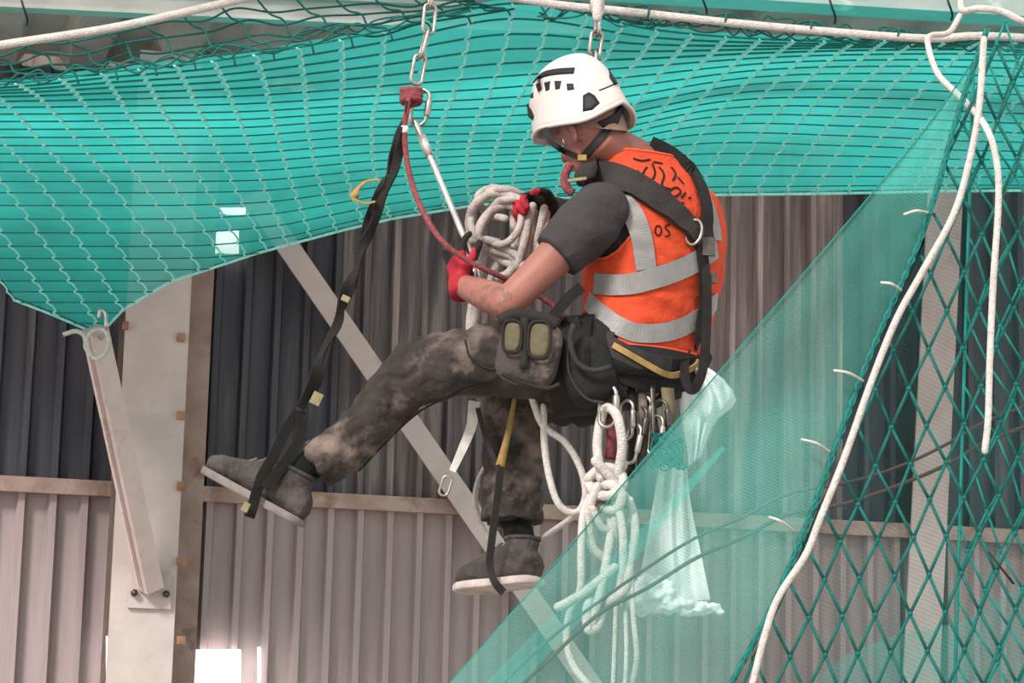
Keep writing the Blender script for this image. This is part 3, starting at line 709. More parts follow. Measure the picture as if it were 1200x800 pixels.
# trousers
tr = MB()
tr.ell(P(712, 432, 6.47), (RT*.185, FW*.155, UP*.115), 26, 16)
tr.tube(cr([LH, P(630, 420, 6.36), P(560, 423, 6.41), LK+UP*.005, P(440, 488, 6.48), P(398, 528, 6.49), P(370, 546, 6.5)], 4), [.112+0*i for i in range(25)] if False else [herm([0, 4, 8, 12, 16, 20, 24], [.116, .112, .100, .092, .078, .072, .074], i) for i in range(25)], 26)
tr.tube(cr([RH, P(670, 452, 6.63), RK+UP*.02, P(602, 520, 6.70), P(600, 570, 6.69), P(600, 613, 6.68)], 4), [herm([0, 4, 8, 12, 16, 20], [.118, .112, .098, .092, .088, .090], i) for i in range(21)], 26)
trm = remesh(tr, .0075, 5, .5, 'trousers')
def fold(c):
    a = noise.noise(Vector((c.x*14+c.z*8, c.y*9, c.z*14-c.x*8))); b = noise.noise(Vector((c.x*34, c.y*20, c.z*34)))
    e = abs(noise.noise(Vector((c.x*9-c.z*13, c.y*6, c.z*7+c.x*10))))
    return .008*a+.004*b-.010*(1-min(1, e*4))
displace(trm, fold); trs = link('trousers', trm, 'trousers', person); RV = bvh_of(trm)
# seams and pocket on the trousers
ps, ns = hits(((575, 448), (530, 462), (480, 490), (420, 552)), RV, .002, 6.3, 8); MB().tube(ps, .003, 5).build('side_seam', 'pouch_trim', trs)
ps, ns = hits(((545, 398), (552, 420), (575, 432), (600, 430)), RV, .002, 6.3, 8); MB().tube(ps, .003, 5).build('pocket_seam', 'pouch_trim', trs)

# shoes
def shoe(heel, toe, up, ankle, lab, sole_mat):
    L_ = (toe-heel); ln = L_.length; x = L_.normalized(); z = (up-x*up.dot(x)).normalized(); y = z.cross(x)
    def q(a, b, c): return heel+x*(a*ln)+y*b+z*c
    st = [0, .08, .2, .35, .5, .62, .75, .88, .97, 1.0]
    wd = [.026, .036, .040, .040, .044, .050, .052, .046, .028, .010]
    ht = [.060, .085, .100, .104, .100, .082, .066, .056, .042, .024]
    n = 20; vs = []
    for a, w_, h_ in zip(st, wd, ht):
        for j in range(n):
            t = 2*PI*j/n; c_, s_ = math.cos(t), math.sin(t)
            vs.append(q(a, w_*math.copysign(abs(c_)**.8, c_), .022+h_/2+h_/2*math.copysign(abs(s_)**.75, s_)))
    fs = [(i*n+j, i*n+(j+1) % n, (i+1)*n+(j+1) % n, (i+1)*n+j) for i in range(len(st)-1) for j in range(n)]+[tuple(range(n)), tuple((len(st)-1)*n+j for j in range(n))]
    mb = MB().add(vs, fs); mb.tube([q(.22, 0, .09), q(.20, 0, .135)], [.046, .047], 18)
    me = remesh(mb, .005, 3, .5, 'upper'); displace(me, lambda c: .0025*noise.noise(c*45))
    e = link('shoe', me, 'shoe', person); e['label'] = lab
    vs = []; pr = []
    for a, w_ in zip(st, wd): pr.append((a, w_+.007))
    out = [q(-.02, 0, 0)]+[q(a, w_, 0) for a, w_ in pr]+[q(1.03, 0, 0)]+[q(a, -w_, 0) for a, w_ in reversed(pr)]
    k = len(out); lift = [.0]*k
    rows = []
    for hgt, gr in ((.004, .97), (.008, 1.0), (.020, 1.0), (.026, .96)):
        c0 = sum(out, Vector())/k; rows += [c0+(o_-c0)*gr+z*hgt for o_ in out]
    sfs = [(r_*k+j, r_*k+(j+1) % k, (r_+1)*k+(j+1) % k, (r_+1)*k+j) for r_ in range(3) for j in range(k)]+[tuple(range(k)), tuple(3*k+j for j in range(k))]
    MB().add(rows, sfs).build('sole', sole_mat, e)
    for a in (.38, .46, .54, .62):
        hh = .022+herm(st, ht, a); w_ = herm(st, wd, a)
        MB().tube(cr([q(a, -w_*.62, hh-.008), q(a+.02, -.01, hh+.004), q(a-.01, .01, hh+.004), q(a, w_*.62, hh-.008)], 4), .0035, 5).build('lace', 'sole_dark', e)
    mb = MB(); mb.tube([q(.21, .047*math.cos(t), .135+.048*0)+x*(.047*math.sin(t)) for t in [2*PI*i/16 for i in range(16)]], .006, 6, closed=True); mb.build('collar', 'shoe', e)
    MB().tube([q(.21, 0, .11), ankle.lerp(q(.21, 0, .14), .45), ankle], [.043, .041, .045], 18, round_ends=True).build('sock', 'sock', person)
    return e
shoe(P(349, 618, 6.48), P(237, 556, 6.60), Vector((.50, -.12, .86)), LA.lerp(LK, .10), 'dusty dark shoe in the strap stirrup, toe lifted', 'sole_dark')
shoe(P(630, 686, 6.60), P(537, 697, 6.80), Vector((.12, 0, 1)), RA.lerp(RK, .1), 'dusty dark shoe with pale sole on the dangling leg', 'sole')

# gloves
def hand(wrist, d, nrm, side, curls, nm, split=.05, spread=.10, inner=False):
    d = d.normalized(); nrm = (nrm-d*nrm.dot(d)).normalized(); s_ = nrm.cross(d)
    if s_.dot(side) < 0: s_ = -s_
    mb = MB()
    mb.tube([wrist, wrist+d*.02], [.036, .036], 14)
    mb.ell(wrist+d*.052, (d*.055, s_*.044, nrm*.020), 18, 12)
    tips = []
    for k, (o_, ln) in enumerate(((.031, .074), (.011, .083), (-.010, .078), (-.030, .062))):
        b = wrist+d*(.090 if k in (1, 2) else .084)+s_*o_; dd = (d+s_*(spread*(1.5-k))).normalized(); pts = [b-dd*.02, b]; ang = 0
        for seg, f in enumerate((.46, .30, .24)):
            ang += math.radians(curls[k])*(.8 if seg == 0 else 1.0)
            b = b+(dd*math.cos(ang)+nrm*math.sin(ang))*ln*f; pts.append(b)
        mb.tube(pts, [.0115, .0112, .0105, .0098, .009], 10, round_ends=True); tips.append(b)
    b = wrist+d*.030+s_*.034; t1_ = (d*.55+s_*.75+nrm*.25).normalized(); t2_ = (d*.8+s_*.3+nrm*.45).normalized(); t3_ = (d*.85+s_*.0+nrm*.5).normalized()
    mb.tube([b-t1_*.02, b, b+t1_*.038, b+t1_*.038+t2_*.032, b+t1_*.038+t2_*.032+t3_*.022], [.017, .017, .0135, .0118, .0105], 10, round_ends=True)
    me = remesh(mb, .0036, 3, .5, 'glove')
    o = link('glove', me, ['glove_red', 'glove_black'], person)
    for p in me.polygons:
        q = p.center-wrist; al = q.dot(d); pn = q.dot(nrm)
        if inner: p.material_index = 0 if (pn > .022 and al > .082) else 1; continue
        p.material_index = 1 if (al > split or pn > .012 or al < -.004) else 0
    if True:
        MB().tube([wrist-d*.03, wrist-d*.012, wrist+d*.008], [.037, .039, .037], 16).build('cuff', nm, o)
    return o, tips
hand(LW, P(529, 282, 6.44)-LW, Vector((.75, .55, .1)), Vector((.6, -.7, 0)), (16, 12, 10, 0), 'glove_red', .088, .16)
hand(RW, P(602, 230, 6.60)-RW, Vector((-.2, -.55, -.8)), Vector((-.3, -.8, .5)), (50, 54, 54, 50), 'glove_black', .0, .05, True)

# ------------------------------------------------------------------ helmet
hel = thing('helmet', 'scuffed white climbing helmet with black vents on the bowed head', 'helmet', hp(0, 0, .03))
def rim(a):                              # a: 0 front .. pi rear
    d_ = abs(math.degrees(a)); return herm([0, 35, 65, 92, 125, 155, 180], [-.004, -.012, -.014, -.038, -.064, -.052, -.034], d_)
nA, nR = 72, 26; vs = []
for i in range(nR+1):
    e_ = i/nR
    for j in range(nA):
        a = -PI+2*PI*j/nA; low = rim(a); el = math.pi/2*e_
        flare = 1+.05*max(0, 1-e_*6)
        ce = math.cos(el)**.72; f_ = .144*ce*math.cos(a)*flare; l_ = .114*ce*math.sin(a)*flare
        if math.cos(a) < 0: f_ *= 1.02
        u_ = low*(1-e_)**2+.172*math.sin(el)**.95
        ridge = .004*math.exp(-((e_-.30)/.06)**2)*max(0, math.cos(a)+.4)
        vs.append(hp(.018+f_*(1+ridge/.12), l_*(1+ridge/.1), .052+u_))
mb = MB().add(vs, [(i*nA+j, i*nA+(j+1) % nA, (i+1)*nA+(j+1) % nA, (i+1)*nA+j) for i in range(nR) for j in range(nA)])
hme = mb.mesh('shell'); sh = link('shell', hme, 'helmet', hel); md = sh.modifiers.new('thickness', 'SOLIDIFY'); md.thickness = .010; md.offset = -1
HV = bvh_of(hme)
mb = MB(); mb.tube([vs[j] for j in range(nA)], .006, 6, closed=True); mb.build('rim', 'helmet', hel)
for poly in (((683, 112), (690, 108), (697, 112), (703, 121), (694, 129), (683, 131)),
             ((617, 122), (620, 121), (626, 136), (625, 141), (619, 137)),
             ((628, 99), (633, 97), (635, 105), (631, 108)), ((638, 97), (645, 95), (644, 105), (640, 107)), ((650, 95), (658, 95), (656, 104), (651, 105)), ((664, 98), (672, 98), (673, 105), (665, 106)), ((622, 110), (625, 108), (625, 115), (622, 115))):
    patch(MB(), poly, HV, -.001, .0025).build('vent', 'helmet_black', hel)
for poly in (((713, 82), (718, 88), (723, 99), (720, 100), (714, 91)),):
    patch(MB(), poly, HV, 0, .004).build('rear_clip', 'helmet_black', hel)
ps, ns = hits(((627, 94), (638, 87), (655, 84), (673, 83)), HV, .0008, 6.3, 6); MB().ribbon(ps, ns, .020, .003).build('vent', 'helmet_black', hel)
ps, ns = hits(((702, 106), (710, 103), (719, 99)), HV, .0008, 6.3, 6); MB().ribbon(ps, ns, .004, .0008).build('lettering_line', 'strap_grey', hel)
def strap(pix, Y, wd, mat, parent, name, off=.003, bvh=None, th=.003, n=8):
    ps, ns = hits(pix, bvh or BV, off, Y, n); return MB().ribbon(ps, ns, wd, th).build(name, mat, parent, smooth=False)
strap(((726, 128), (716, 144), (704, 162), (690, 178), (684, 184)), 6.28, .022, 'helmet_black', hel, 'chin_strap', .006)
strap(((638, 150), (644, 164), (656, 174), (670, 180), (682, 185)), 6.28, .016, 'helmet_black', hel, 'chin_strap', .006)
mb = MB(); patch(mb, ((700, 144), (718, 134), (730, 122), (729, 134), (720, 146), (706, 150)), BV, .012, .004, 6.3); mb.build('cradle', 'helmet_black', hel)
mb = MB(); cc, _ = hits(((680, 186), (688, 182)), BV, .012, 6.28, 2); mb.box(cc[1], .024, .012, .016); mb.build('buckle', 'strap_yellow', hel, smooth=False)

# ------------------------------------------------------------------ harness
hn = thing('harness', 'black full body climbing harness strapped over the orange vest', 'harness', P(740, 430, 6.35))
strap(((682, 214), (704, 204), (732, 212), (760, 228), (786, 248), (806, 266), (818, 280)), 6.3, [herm([0, 10, 30, 48], [.045, .066, .070, .046], i) for i in range(49)], 'harness_pad', hn, 'shoulder_pad', .012, VB, .012)
strap(((762, 168), (786, 180), (808, 200), (820, 226), (825, 252), (822, 280)), 6.4, .042, 'belt_black', hn, 'shoulder_pad', .012, VB, .010)
strap(((815, 268), (818, 300), (820, 340), (816, 385), (812, 425)), 6.35, .032, 'belt_black', hn, 'back_strap', .014, VB, .006)
mb = MB(); patch(mb, ((672, 206), (680, 194), (696, 188), (710, 192), (704, 212), (684, 218)), TV, .022, .016, 6.28); mb.build('collar_pad', 'strap_grey', hn)
mb = MB(); cc, _ = hits(((672, 212), (682, 209)), TV, .030, 6.26, 2); mb.bar(cc[0]-Vector((.015, 0, 0)), cc[-1]+Vector((.012, 0, 0)), .012, .008); mb.build('yellow_buckle', 'tag_cream', hn, smooth=False)
def ringpix(cx, cy, rx, ry, bvh, off, r, name, mat, parent, rot=0, Y=6.3):
    pix = [(cx+rx*math.cos(a)*math.cos(rot)-ry*math.sin(a)*math.sin(rot), cy+rx*math.cos(a)*math.sin(rot)+ry*math.sin(a)*math.cos(rot)) for a in [2*PI*i/16 for i in range(16)]]
    c_, n__ = hits([(cx, cy), (cx+1, cy)], bvh, off, Y, 2); yy = c_[0].y
    return MB().tube([P(x, y, yy) for x, y in pix], r, 6, closed=True).build(name, mat, parent)
ringpix(813, 272, 9, 15, VB, .03, .0045, 'attachment_ring', 'steel', hn, .25)
for (x, y, a, b) in ((822, 292, .034, .05), (823, 325, .034, .026)):
    cc, nn_ = hits([(x, y), (x, y+2)], VB, .026, 6.3, 2); MB().box(cc[0], a, .014, b).build('strap_buckle', 'steel_dark', hn, smooth=False)
# lanyard tail that swings clear at the back
hz = MB(); lp = cr([P(x, y, yy) for x, y, yy in ((823, 290, 6.36), (828, 330, 6.32), (828, 380, 6.30), (824, 430, 6.28), (814, 455, 6.28), (805, 452, 6.30), (802, 430, 6.33), (804, 405, 6.36))], 6)
hz.ribbon(lp, [Vector((.35, -1, 0)).normalized()]*len(lp), .026, .005); hz.build('tail_strap', 'strap_black', hn, smooth=False)
# waist belt
around(1.15, .036, 0, 72, .080, 'waist_belt', 'belt_black', hn, th=.016)
strap(((664, 386), (690, 404), (720, 424), (756, 436), (796, 430), (816, 412)), 6.3, .095, 'belt_black', hn, 'belt_pad', .046, BV, .016)
strap(((694, 392), (718, 410), (744, 422), (770, 424)), 6.3, .050, 'strap_grey', hn, 'belt_webbing', .058, BV, .006)
strap(((722, 410), (744, 424), (768, 434), (790, 424), (796, 416)), 6.3, .016, 'strap_yellow', hn, 'yellow_webbing', .066, BV, .005)
strap(((712, 444), (742, 458), (776, 452), (800, 440)), 6.3, .040, 'harness_pad', hn, 'seat_webbing', .050, BV, .008)
# leg loops: padded bands around each thigh
def legloop(c, axis, r, wd, nm='leg_loop', mat='belt_black'):
    axis = axis.normalized(); x = axis.orthogonal().normalized(); y = axis.cross(x); pts = [c+(x*math.cos(a)+y*math.sin(a))*r for a in [2*PI*i/28 for i in range(28)]]
    return MB().ribbon(pts, [(p-c).normalized() for p in pts], wd, .014, closed=True).build(nm, mat, hn)
legloop(P(676, 428, 6.36), LH-LK, .128, .12); legloop(P(690, 442, 6.60), RH-RK, .126, .10)
mb = MB(); mb.tube(cr([P(x, y, 6.19) for x, y in ((672, 380), (668, 400), (676, 424), (694, 434), (716, 430))], 6), .008, 7); mb.build('gear_loop', 'strap_grey', hn)
strap(((648, 372), (660, 356), (672, 344), (682, 336)), 6.25, .030, 'belt_black', hn, 'chest_strap', .012, BV, .005)
mb = MB(); mb.tube(cr([P(x, y, 6.28) for x, y in ((668, 192), (662, 206), (664, 220), (672, 226))], 5), .012, 8); mb.build('neck_loop', 'rope_maroon', hn)

# pouch on the thigh
po = thing('tool_pouch', 'dusty grey belt pouch with two khaki pockets on the near thigh', 'pouch', P(618, 450, 6.2))
def pouchbody(cx, cy, w_, h_, Y, dep, mat, parent, name, sup=.6, rot=0):
    mb = MB(); fr = []; n = 28; c_ = P(cx, cy, Y); sc_ = (Y/FPX)
    rows = []
    for (dd, g) in ((dep, .96), (dep*.4, 1.0), (-dep*.2, .98), (-dep*.45, .86), (-dep*.5, .6)):
        for j in range(n):
            a = 2*PI*j/n; ca, sa_ = math.cos(a), math.sin(a); x = w_/2*math.copysign(abs(ca)**sup, ca)*g; y = h_/2*math.copysign(abs(sa_)**sup, sa_)*g
            x, y = x*math.cos(rot)-y*math.sin(rot), x*math.sin(rot)+y*math.cos(rot)
            rows.append(c_+Vector((x*sc_, dd, -y*sc_)))
    mb.add(rows, [(i*n+j, i*n+(j+1) % n, (i+1)*n+(j+1) % n, (i+1)*n+j) for i in range(4) for j in range(n)]+[tuple(range(n)), tuple(4*n+j for j in range(n))])
    return mb.build(name, mat, parent)
pouchbody(620, 412, 76, 80, 6.20, .06, 'pouch_grey', po, 'pouch_body', .55, .18)
for (x, y, w_, h_) in ((600, 394, 22, 38), (632, 398, 26, 44)):
    q = pouchbody(x, y, w_, h_, 6.165, .016, 'pouch_khaki', po, 'pocket', .6, .12)
    c_ = P(x, y, 6.155); ls = [c_+Vector((w_/2*1.02*math.copysign(abs(math.cos(a))**.6, math.cos(a))*6.2/FPX, 0, -h_/2*1.02*math.copysign(abs(math.sin(a))**.6, math.sin(a))*6.2/FPX)) for a in [2*PI*i/28 for i in range(28)]]
    MB().tube(ls, .004, 6, closed=True).build('binding', 'pouch_trim', q)
MB().ribbon(cr([P(x, y, 6.162) for x, y in ((584, 376), (604, 368), (634, 372), (654, 380))], 5), [Vector((0, -1, 0))]*16, .030, .008).build('flap', 'pouch_trim', po)
MB().ribbon(cr([P(x, y, 6.16) for x, y in ((614, 372), (616, 400), (613, 432))], 5), [Vector((0, -1, 0))]*11, .020, .006).build('centre_strap', 'pouch_trim', po)
MB().tube(cr([P(x, y, 6.165) for x, y in ((588, 438), (612, 449), (640, 455), (656, 450))], 5), .006, 6).build('bottom_seam', 'pouch_trim', po)
tag(po)
bg = thing('belt_bag', 'black rounded bag hung on the harness behind the grey pouch', 'bag', P(690, 470, 6.25))
pouchbody(688, 434, 66, 84, 6.26, .08, 'belt_black', bg, 'bag_body', .7, -.35)
MB().tube(cr([P(x, y, 6.215) for x, y in ((664, 404), (668, 440), (686, 466), (708, 472))], 6), .004, 6).build('piping', 'strap_grey', bg)

# ------------------------------------------------------------------ chains, carabiners, slings
def linkmesh(c, ax, wd_dir, ln, wd, r):
    ax = ax.normalized(); x = (wd_dir-ax*wd_dir.dot(ax)).normalized(); pts = []
    for i in range(20):
        a = 2*PI*i/20; ca, sa_ = math.cos(a), math.sin(a); st_ = (ln/2-wd/2)
        pts.append(c+x*(wd/2*ca)+ax*(wd/2*sa_+(st_ if sa_ >= 0 else -st_)))
    return MB().tube(pts, r, 7, closed=True)
def chain(name, label, pix, Y, ln, wd, r, mat):
    pts = [P(x, y, Y) for x, y in pix]; e = thing(name, label, 'chain', pts[0]); path = cr(pts, 12); L_ = [0]
    for a, b in zip(path, path[1:]): L_.append(L_[-1]+(b-a).length)
    step = ln-2.2*r; k = 0; s_ = ln/2
    while s_ < L_[-1]:
        i = max(i for i in range(len(L_)) if L_[i] <= s_); i = min(i, len(path)-2); t = (path[i+1]-path[i]).normalized()
        c = path[i].lerp(path[i+1], (s_-L_[i])/max(1e-6, L_[i+1]-L_[i]))
        linkmesh(c, t, Vector((1, .35, 0)) if k % 2 == 0 else Vector((.3, -1, 0)), ln, wd, r).build('chain_link', mat, e); s_ += step; k += 1
    return e
chain('steel_chain', 'steel chain beside the maroon rope, hung from the anchor beam', ((520, -114), (506, -10), (502, 30), (494, 62), (487, 98)), 6.55, .088, .034, .0055, 'steel')
chain('anchor_chain', 'short shackle chain hanging just above the white helmet', ((702, -108), (700, -10), (700, 30), (697, 62), (694, 90)), 6.62, .075, .034, .0060, 'steel')
mb = MB(); mb.tube([P(700, -8, 6.6), P(700, 20, 6.6)], [.016, .014], 10, round_ends=True); tag(mb.build('chain_sleeve', 'rope_white'), 'pale sleeve around the chain above the helmet', 'sleeve')
def carabiner(name, label, c, ax, wdir, ln, wd, r, mat, group=None, gate=True):
    e = thing(name, label, 'carabiner', c, group); linkmesh(c, ax, wdir, ln, wd, r).build('frame', mat, e)
    if gate:
        ax = ax.normalized(); x = (wdir-ax*wdir.dot(ax)).normalized()
        MB().tube([c+x*(wd/2)-ax*ln*.16, c+x*(wd/2)+ax*ln*.2], r*1.7, 8, round_ends=True).build('gate_sleeve', mat, e)
    return e
carabiner('carabiner', 'tilted steel carabiner linking the chain to the steel rod', P(492, 126, 6.5), P(496, 106, 6.5)-P(489, 142, 6.5), Vector((1, -.2, 0)), .105, .046, .0055, 'steel')
# maroon rope: knot ball plus lanyard
mr = thing('maroon_lanyard', 'maroon lanyard rope knotted on the chain and curving to the waist', 'lanyard', P(482, 112, 6.48))
mb = MB()
for k in range(4):
    c = P(482, 106+k*4, 6.48); mb.tube([c+Vector((.024*math.cos(a), .020*math.sin(a), .004*math.sin(a+k))) for a in [2*PI*i/14 for i in range(14)]], .010, 7, closed=True)
mb.build('knot', 'rope_maroon', mr)
MB().tube(cr([P(x, y, yy) for x, y, yy in ((480, 112, 6.46), (476, 132, 6.45), (474, 155, 6.44), (478, 195, 6.42), (492, 240, 6.38), (516, 280, 6.32), (546, 304, 6.32), (578, 320, 6.34), (606, 333, 6.38), (640, 352, 6.42), (664, 372, 6.42))], 8), .0078, 8, round_ends=True).build('lanyard_rope', 'rope_maroon', mr)
MB().tube([P(474, 148, 6.44), P(474, 156, 6.44)], .0105, 8).build('stitched_sleeve', 'strap_pale', mr)
# steel rod sling
rd = thing('sling_rod', 'straight silver rod sling from the carabiner down to the raised glove', 'sling', P(486, 142, 6.48))
MB().tube([P(486, 142, 6.48), P(494, 160, 6.47)], [.008, .011], 8, round_ends=True).build('eye_end', 'steel', rd)
MB().tube([P(494, 160, 6.47), P(503, 182, 6.46)], .013, 10).build('ferrule', 'alloy', rd)
MB().tube([P(503, 182, 6.46), P(528, 240, 6.44), P(558, 312, 6.42), P(562, 326, 6.42)], .0085, 10, round_ends=True).build('rod', 'alloy', rd)
MB().tube([P(556, 318, 6.42), P(556, 330, 6.42)], .012, 8, round_ends=True).build('clip', 'steel', rd)
# foot ladder of black webbing
fl = thing('foot_ladder', 'twisted black webbing foot ladder looped under the lifted shoe', 'strap', P(300, 590, 6.5))
main = cr([P(x, y, 6.46+.0004*(i*10)) for i, (x, y) in enumerate(((479, 120), (468, 160), (457, 196), (443, 228), (432, 268), (421, 302), (410, 335), (398, 368), (384, 405), (370, 445), (357, 470), (347, 488)))], 8)
nrm = [Vector((math.cos(i*.16), math.sin(i*.16)*1.0-.35, 0)) for i in range(len(main))]
MB().ribbon(main, nrm, [.034+.006*math.sin(i*.45) for i in range(len(main))], .005).build('webbing', 'strap_black', fl, smooth=False)
m2 = cr([P(x, y, 6.44) for x, y in ((474, 150), (462, 200), (448, 232), (438, 262), (424, 290), (416, 322), (402, 344), (396, 378), (378, 412), (368, 440), (352, 478))], 8); MB().ribbon(m2, [Vector((math.cos(i*.25), -.8, 0)) for i in range(len(m2))], .026, .005).build('webbing', 'strap_black', fl, smooth=False)
for sd in (((350, 482), (334, 505), (320, 535), (306, 560), (297, 590), (292, 606)), ((352, 482), (352, 510), (342, 530), (326, 552), (310, 572))):
    q = cr([P(x, y, 6.45) for x, y in sd], 6); MB().ribbon(q, [Vector((.6, -1, .2))]*len(q), .030, .006).build('stirrup', 'strap_black', fl, smooth=False)
q = cr([P(x, y, 6.43) for x, y in ((446, 210), (430, 212), (418, 222), (416, 232), (428, 238), (440, 236))], 6); MB().ribbon(q, [Vector((0, -.5, 1)).cross(Vector((1, 0, 0))) if False else Vector((0, -.35, 1))]*len(q), .028, .004).build('yellow_loop', 'strap_yellow', fl)
for (x, y, a, b) in ((405, 350, .022, .016), (371, 467, .028, .034), (288, 594, .018, .026)):
    c_ = P(x, y, 6.42); MB().box(c_, a, .010, b, (Vector((.9, 0, -.4)).normalized(), Vector((0, 1, 0)), Vector((.4, 0, .9)).normalized())).build('label_tag', 'tag_cream', fl, smooth=False)
tag(fl)

# ------------------------------------------------------------------ ropes about the worker
rc = thing('rope_bundle', 'armful of thick dusty white rope gathered in both gloves', 'rope', P(600, 300, 6.55))
for pix in (((614, 236), (584, 226), (558, 238), (550, 266), (566, 288), (598, 300), (612, 318)), ((612, 246), (592, 240), (572, 250), (560, 278), (580, 300), (610, 314)), ((604, 232), (580, 238), (566, 262), (548, 276), (546, 282), (575, 282), (606, 300), (614, 316)),
            ((628, 240), (620, 280), (610, 330)), ((638, 244), (630, 280), (620, 318)), ((620, 244), (616, 276), (606, 312)), ((602, 250), (604, 290), (602, 334)), ((572, 284), (562, 320), (552, 370), (552, 400)), ((588, 296), (574, 330), (566, 376), (570, 410)), ((597, 225), (578, 220), (560, 230), (570, 250), (592, 256)), ((618, 232), (596, 222), (570, 226), (553, 250), (556, 276), (584, 284)), ((640, 250), (634, 285), (618, 330)), ((612, 240), (608, 268), (590, 286), (566, 280)), ((624, 242), (612, 290), (598, 318), (584, 326)), ((560, 262), (552, 300), (560, 340), (556, 384))):
    MB().tube(cr([P(x, y, 6.60+random.uniform(-.03, .05)) for x, y in pix], 7), random.uniform(.0105, .0135), 8, round_ends=True).build('strand', 'rope_dusty', rc)
cb = carabiner('belt_carabiner', 'steel locking carabiner on the belt holding the white rope coil', P(712, 476, 6.24), UP, Vector((.8, -.5, 0)), .11, .05, .006, 'steel')
hk = thing('rope_hank', 'knotted hank of white rope dangling from the belt carabiner', 'rope', P(712, 500, 6.24))
HK = [(((704, 560), (700, 520), (706, 484), (714, 478), (724, 490), (729, 525), (722, 562)), .013), (((696, 575), (684, 600), (681, 640), (680, 690), (668, 716), (664, 750), (672, 780), (692, 805)), .010),
      (((700, 570), (690, 600), (694, 640), (712, 660), (700, 690), (688, 712), (690, 738), (702, 730), (708, 700), (716, 650), (722, 600)), .0125),
      (((722, 570), (738, 590), (744, 620), (738, 660), (732, 690), (712, 706), (700, 720)), .012), (((716, 575), (728, 610), (730, 660), (724, 700)), .011), (((694, 596), (706, 618), (726, 620), (740, 604), (738, 586)), .011),
      (((704, 580), (716, 610), (712, 650), (704, 690), (694, 730)), .012), (((738, 640), (742, 720), (746, 770), (738, 810)), .007), (((722, 690), (720, 760), (718, 810)), .006), (((732, 690), (734, 760), (732, 810)), .006),
      (((720, 665), (690, 690), (665, 706), (654, 711)), .0125), (((690, 560), (706, 548), (724, 552), (730, 566), (716, 580), (698, 578), (690, 566)), .014), (((692, 584), (712, 568), (728, 578), (722, 596), (700, 594)), .014), (((698, 540), (716, 560), (732, 586)), .013), (((730, 545), (712, 566), (690, 590)), .013)]
for i, (pix, r_) in enumerate(HK):
    MB().tube(cr([P(x, y, 6.24+.025*math.sin(i*2.3+j*1.1)) for j, (x, y) in enumerate(pix)], 7), r_, 8, round_ends=True).build('strand', 'rope_white', hk)
rope('leg_rope', 'white rope looping loosely behind the dangling leg', ((622, 462), (636, 498), (662, 518), (680, 548), (686, 580), (676, 600), (656, 592), (644, 560), (638, 520), (637, 476)), 6.36, .0095, 'rope_white')
rope('tail_rope', 'white rope running from the hank down behind the dangling ankle', ((686, 592), (668, 608), (648, 622), (622, 640), (598, 648), (580, 640), (563, 612), (557, 580), (566, 552), (580, 536)), [6.4, 6.5, 6.62, 6.76, 6.8, 6.8, 6.8, 6.8, 6.8, 6.78], .0085, 'rope_white')
# pale tape with an eye, and yellow strap to the other foot
pt = thing('pale_tape', 'translucent pale tape ending in a small clip left of the dangling leg', 'strap', P(530, 560, 6.5))
q = cr([P(x, y, 6.52) for x, y in ((556, 470), (552, 500), (540, 530), (530, 552))], 6); MB().ribbon(q, [Vector((.4, -1, 0))]*len(q), [.034-.0009*i for i in range(len(q))], .003).build('tape', 'strap_pale', pt, smooth=False)
linkmesh(P(522, 569, 6.5), P(526, 558, 6.5)-P(519, 580, 6.5), Vector((1, 0, .3)), .055, .026, .004).build('clip', 'steel', pt)
fs_ = thing('foot_strap', 'yellow and grey foot strap running down to the dangling shoe', 'strap', P(580, 680, 6.5))
q = cr([P(x, y, 6.50) for x, y in ((604, 462), (597, 500), (590, 530), (586, 546))], 6); MB().ribbon(q, [Vector((.2, -1, 0))]*len(q), [.010+.0009*i for i in range(len(q))], .004).build('yellow_webbing', 'strap_yellow', fs_)
q = cr([P(x, y, yy) for x, y, yy in ((587, 544, 6.5), (582, 590, 6.54), (576, 635, 6.58), (574, 662, 6.6), (580, 682, 6.6), (590, 694, 6.62))], 6); MB().ribbon(q, [Vector((.5, -1, 0))]*len(q), .022, .004).build('grey_webbing', 'strap_grey', fs_, smooth=False)
q = cr([P(x, y, 6.52) for x, y in ((560, 478), (570, 515), (580, 540), (588, 560))], 6); MB().ribbon(q, [Vector((.2, -1, 0))]*len(q), .014, .003).build('grey_webbing', 'strap_grey', fs_, smooth=False)
# gear on the belt
random.seed(11)
gear = [(734, 492, 'steel', 0, 'silver carabiner clipped beside the white rope loop'), (748, 500, 'steel_dark', .15, 'dark carabiner hanging in the middle of the belt gear'), (757, 488, 'alloy', -.1, 'pale alloy carabiner clipped under the yellow webbing'), (768, 510, 'steel', .1, 'long steel carabiner hanging lowest of the belt gear'), (776, 492, 'steel_dark', -.15, 'dark carabiner hung beside the green sling'), (741, 520, 'alloy', .2, 'pale carabiner dangling below the silver one')]
for (x, y, mt_, tilt, lb) in gear:
    carabiner('gear_carabiner', lb, P(x, y, 6.26+random.uniform(0, .05)), Vector((tilt, 0, 1)), Vector((.8, -.6, 0)), .105, .04, .005, mt_)
for (x, y0, y1, mt_, wd_, lb) in ((716, 490, 538, 'rope_maroon', .030, 'dark red descender body inside the white rope loop'), (782, 455, 510, 'pouch_khaki', .034, 'olive green webbing sling hanging from the belt'), (752, 455, 556, 'pouch_grey', .022, 'grey webbing sling hanging among the carabiners'), (740, 452, 560, 'strap_black', .018, 'narrow black webbing sling among the carabiners'), (764, 450, 548, 'steel_dark', .014, 'thin dark bar hanging from the belt')):
    q = cr([P(x, y0, 6.3), P(x+2, (y0+y1)/2, 6.285), P(x-1, y1, 6.3)], 6)
    o = MB().ribbon(q, [Vector((.3, -1, 0))]*len(q), wd_, .010).build('gear_sling', mt_); tag(o, lb, 'sling')
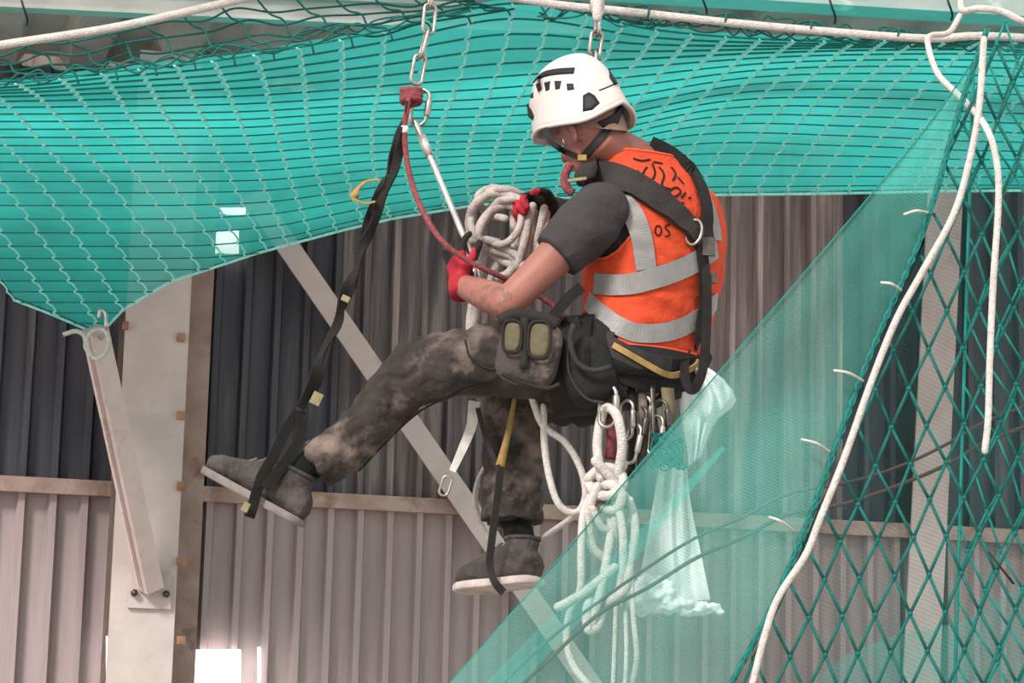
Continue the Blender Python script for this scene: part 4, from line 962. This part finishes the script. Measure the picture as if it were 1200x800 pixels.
# white plastic sheet pieces
def crumple(name, label, cols, Y, amp, freq, cat='bag'):
    vs = []; k = None
    for i, (l, r_) in enumerate(cols):
        k = 15
        for j in range(k):
            s_ = j/(k-1); x = l[0]+(r_[0]-l[0])*s_; y = l[1]+(r_[1]-l[1])*s_; p = P(x, y, Y)
            vs.append(p+Vector((0, amp*noise.noise(Vector((s_*freq, i*.55, Y))), 0))-Vector((0, .03*math.sin(s_*PI), 0)))
    mb = MB().add(vs, [(i*k+j, i*k+j+1, (i+1)*k+j+1, (i+1)*k+j) for i in range(len(cols)-1) for j in range(k-1)])
    o = mb.build(name, 'plastic_white'); md = o.modifiers.new('thickness', 'SOLIDIFY'); md.thickness = .003; md.offset = 0
    sb_ = o.modifiers.new('subdivision', 'SUBSURF'); sb_.levels = 1; sb_.render_levels = 1
    return tag(o, label, cat)
crumple('plastic_bag', 'crumpled white plastic bag tucked behind the harness tail strap', [((796, 440), (826, 428)), ((794, 462), (850, 440)), ((796, 480), (872, 470)), ((800, 500), (848, 482)), ((806, 520), (838, 494)), ((808, 548), (820, 540))], 6.42, .09, 6)
crumple('plastic_sheet', 'long white plastic sheet hanging in a wedge below the belt gear', [((772, 545), (806, 545)), ((766, 580), (806, 575)), ((760, 620), (814, 620)), ((752, 660), (822, 655)), ((748, 690), (828, 688)), ((746, 702), (834, 706))], 6.44, .06, 7, 'plastic sheet')
rg = MB(); q = cr([P(x, y, 6.36) for x, y in ((748, 700), (764, 694), (784, 702), (804, 710), (826, 712), (844, 715))], 4); rg.tube(q, [herm([0, 4, 8, 12, 16, 20], [.040, .050, .036, .024, .020, .010], i) for i in range(21)], 14, round_ends=True)
for (x, y, r_) in ((752, 712, .022), (770, 684, .024), (778, 708, .020), (758, 682, .018), (798, 704, .018)): rg.sph(P(x, y, 6.35), r_)
rgm = remesh(rg, .006, 1, .5, 'rag'); displace(rgm, lambda c: .014*noise.noise(Vector((c.x*40, c.y*25, c.z*55)))+.007*noise.noise(c*90))
tag(link('rag', rgm, 'plastic_white'), 'torn white rag trailing sideways at the foot of the plastic sheet', 'rag')
gc = thing('green_net_ball', 'small balled clump of dark green netting beside the plastic sheet', 'net', P(780, 540, 6.2))
mb = MB()
for k in range(14):
    mb.tube(cr([P(782+22*math.cos(a+k)*random.uniform(.5, 1), 530+26*math.sin(a+k*1.7)*random.uniform(.5, 1), 6.22+random.uniform(-.03, .03)) for a in (0, 1, 2, 3, 4, 5)], 4), .0025, 4)
mb.build('netting', 'cord_green', gc)
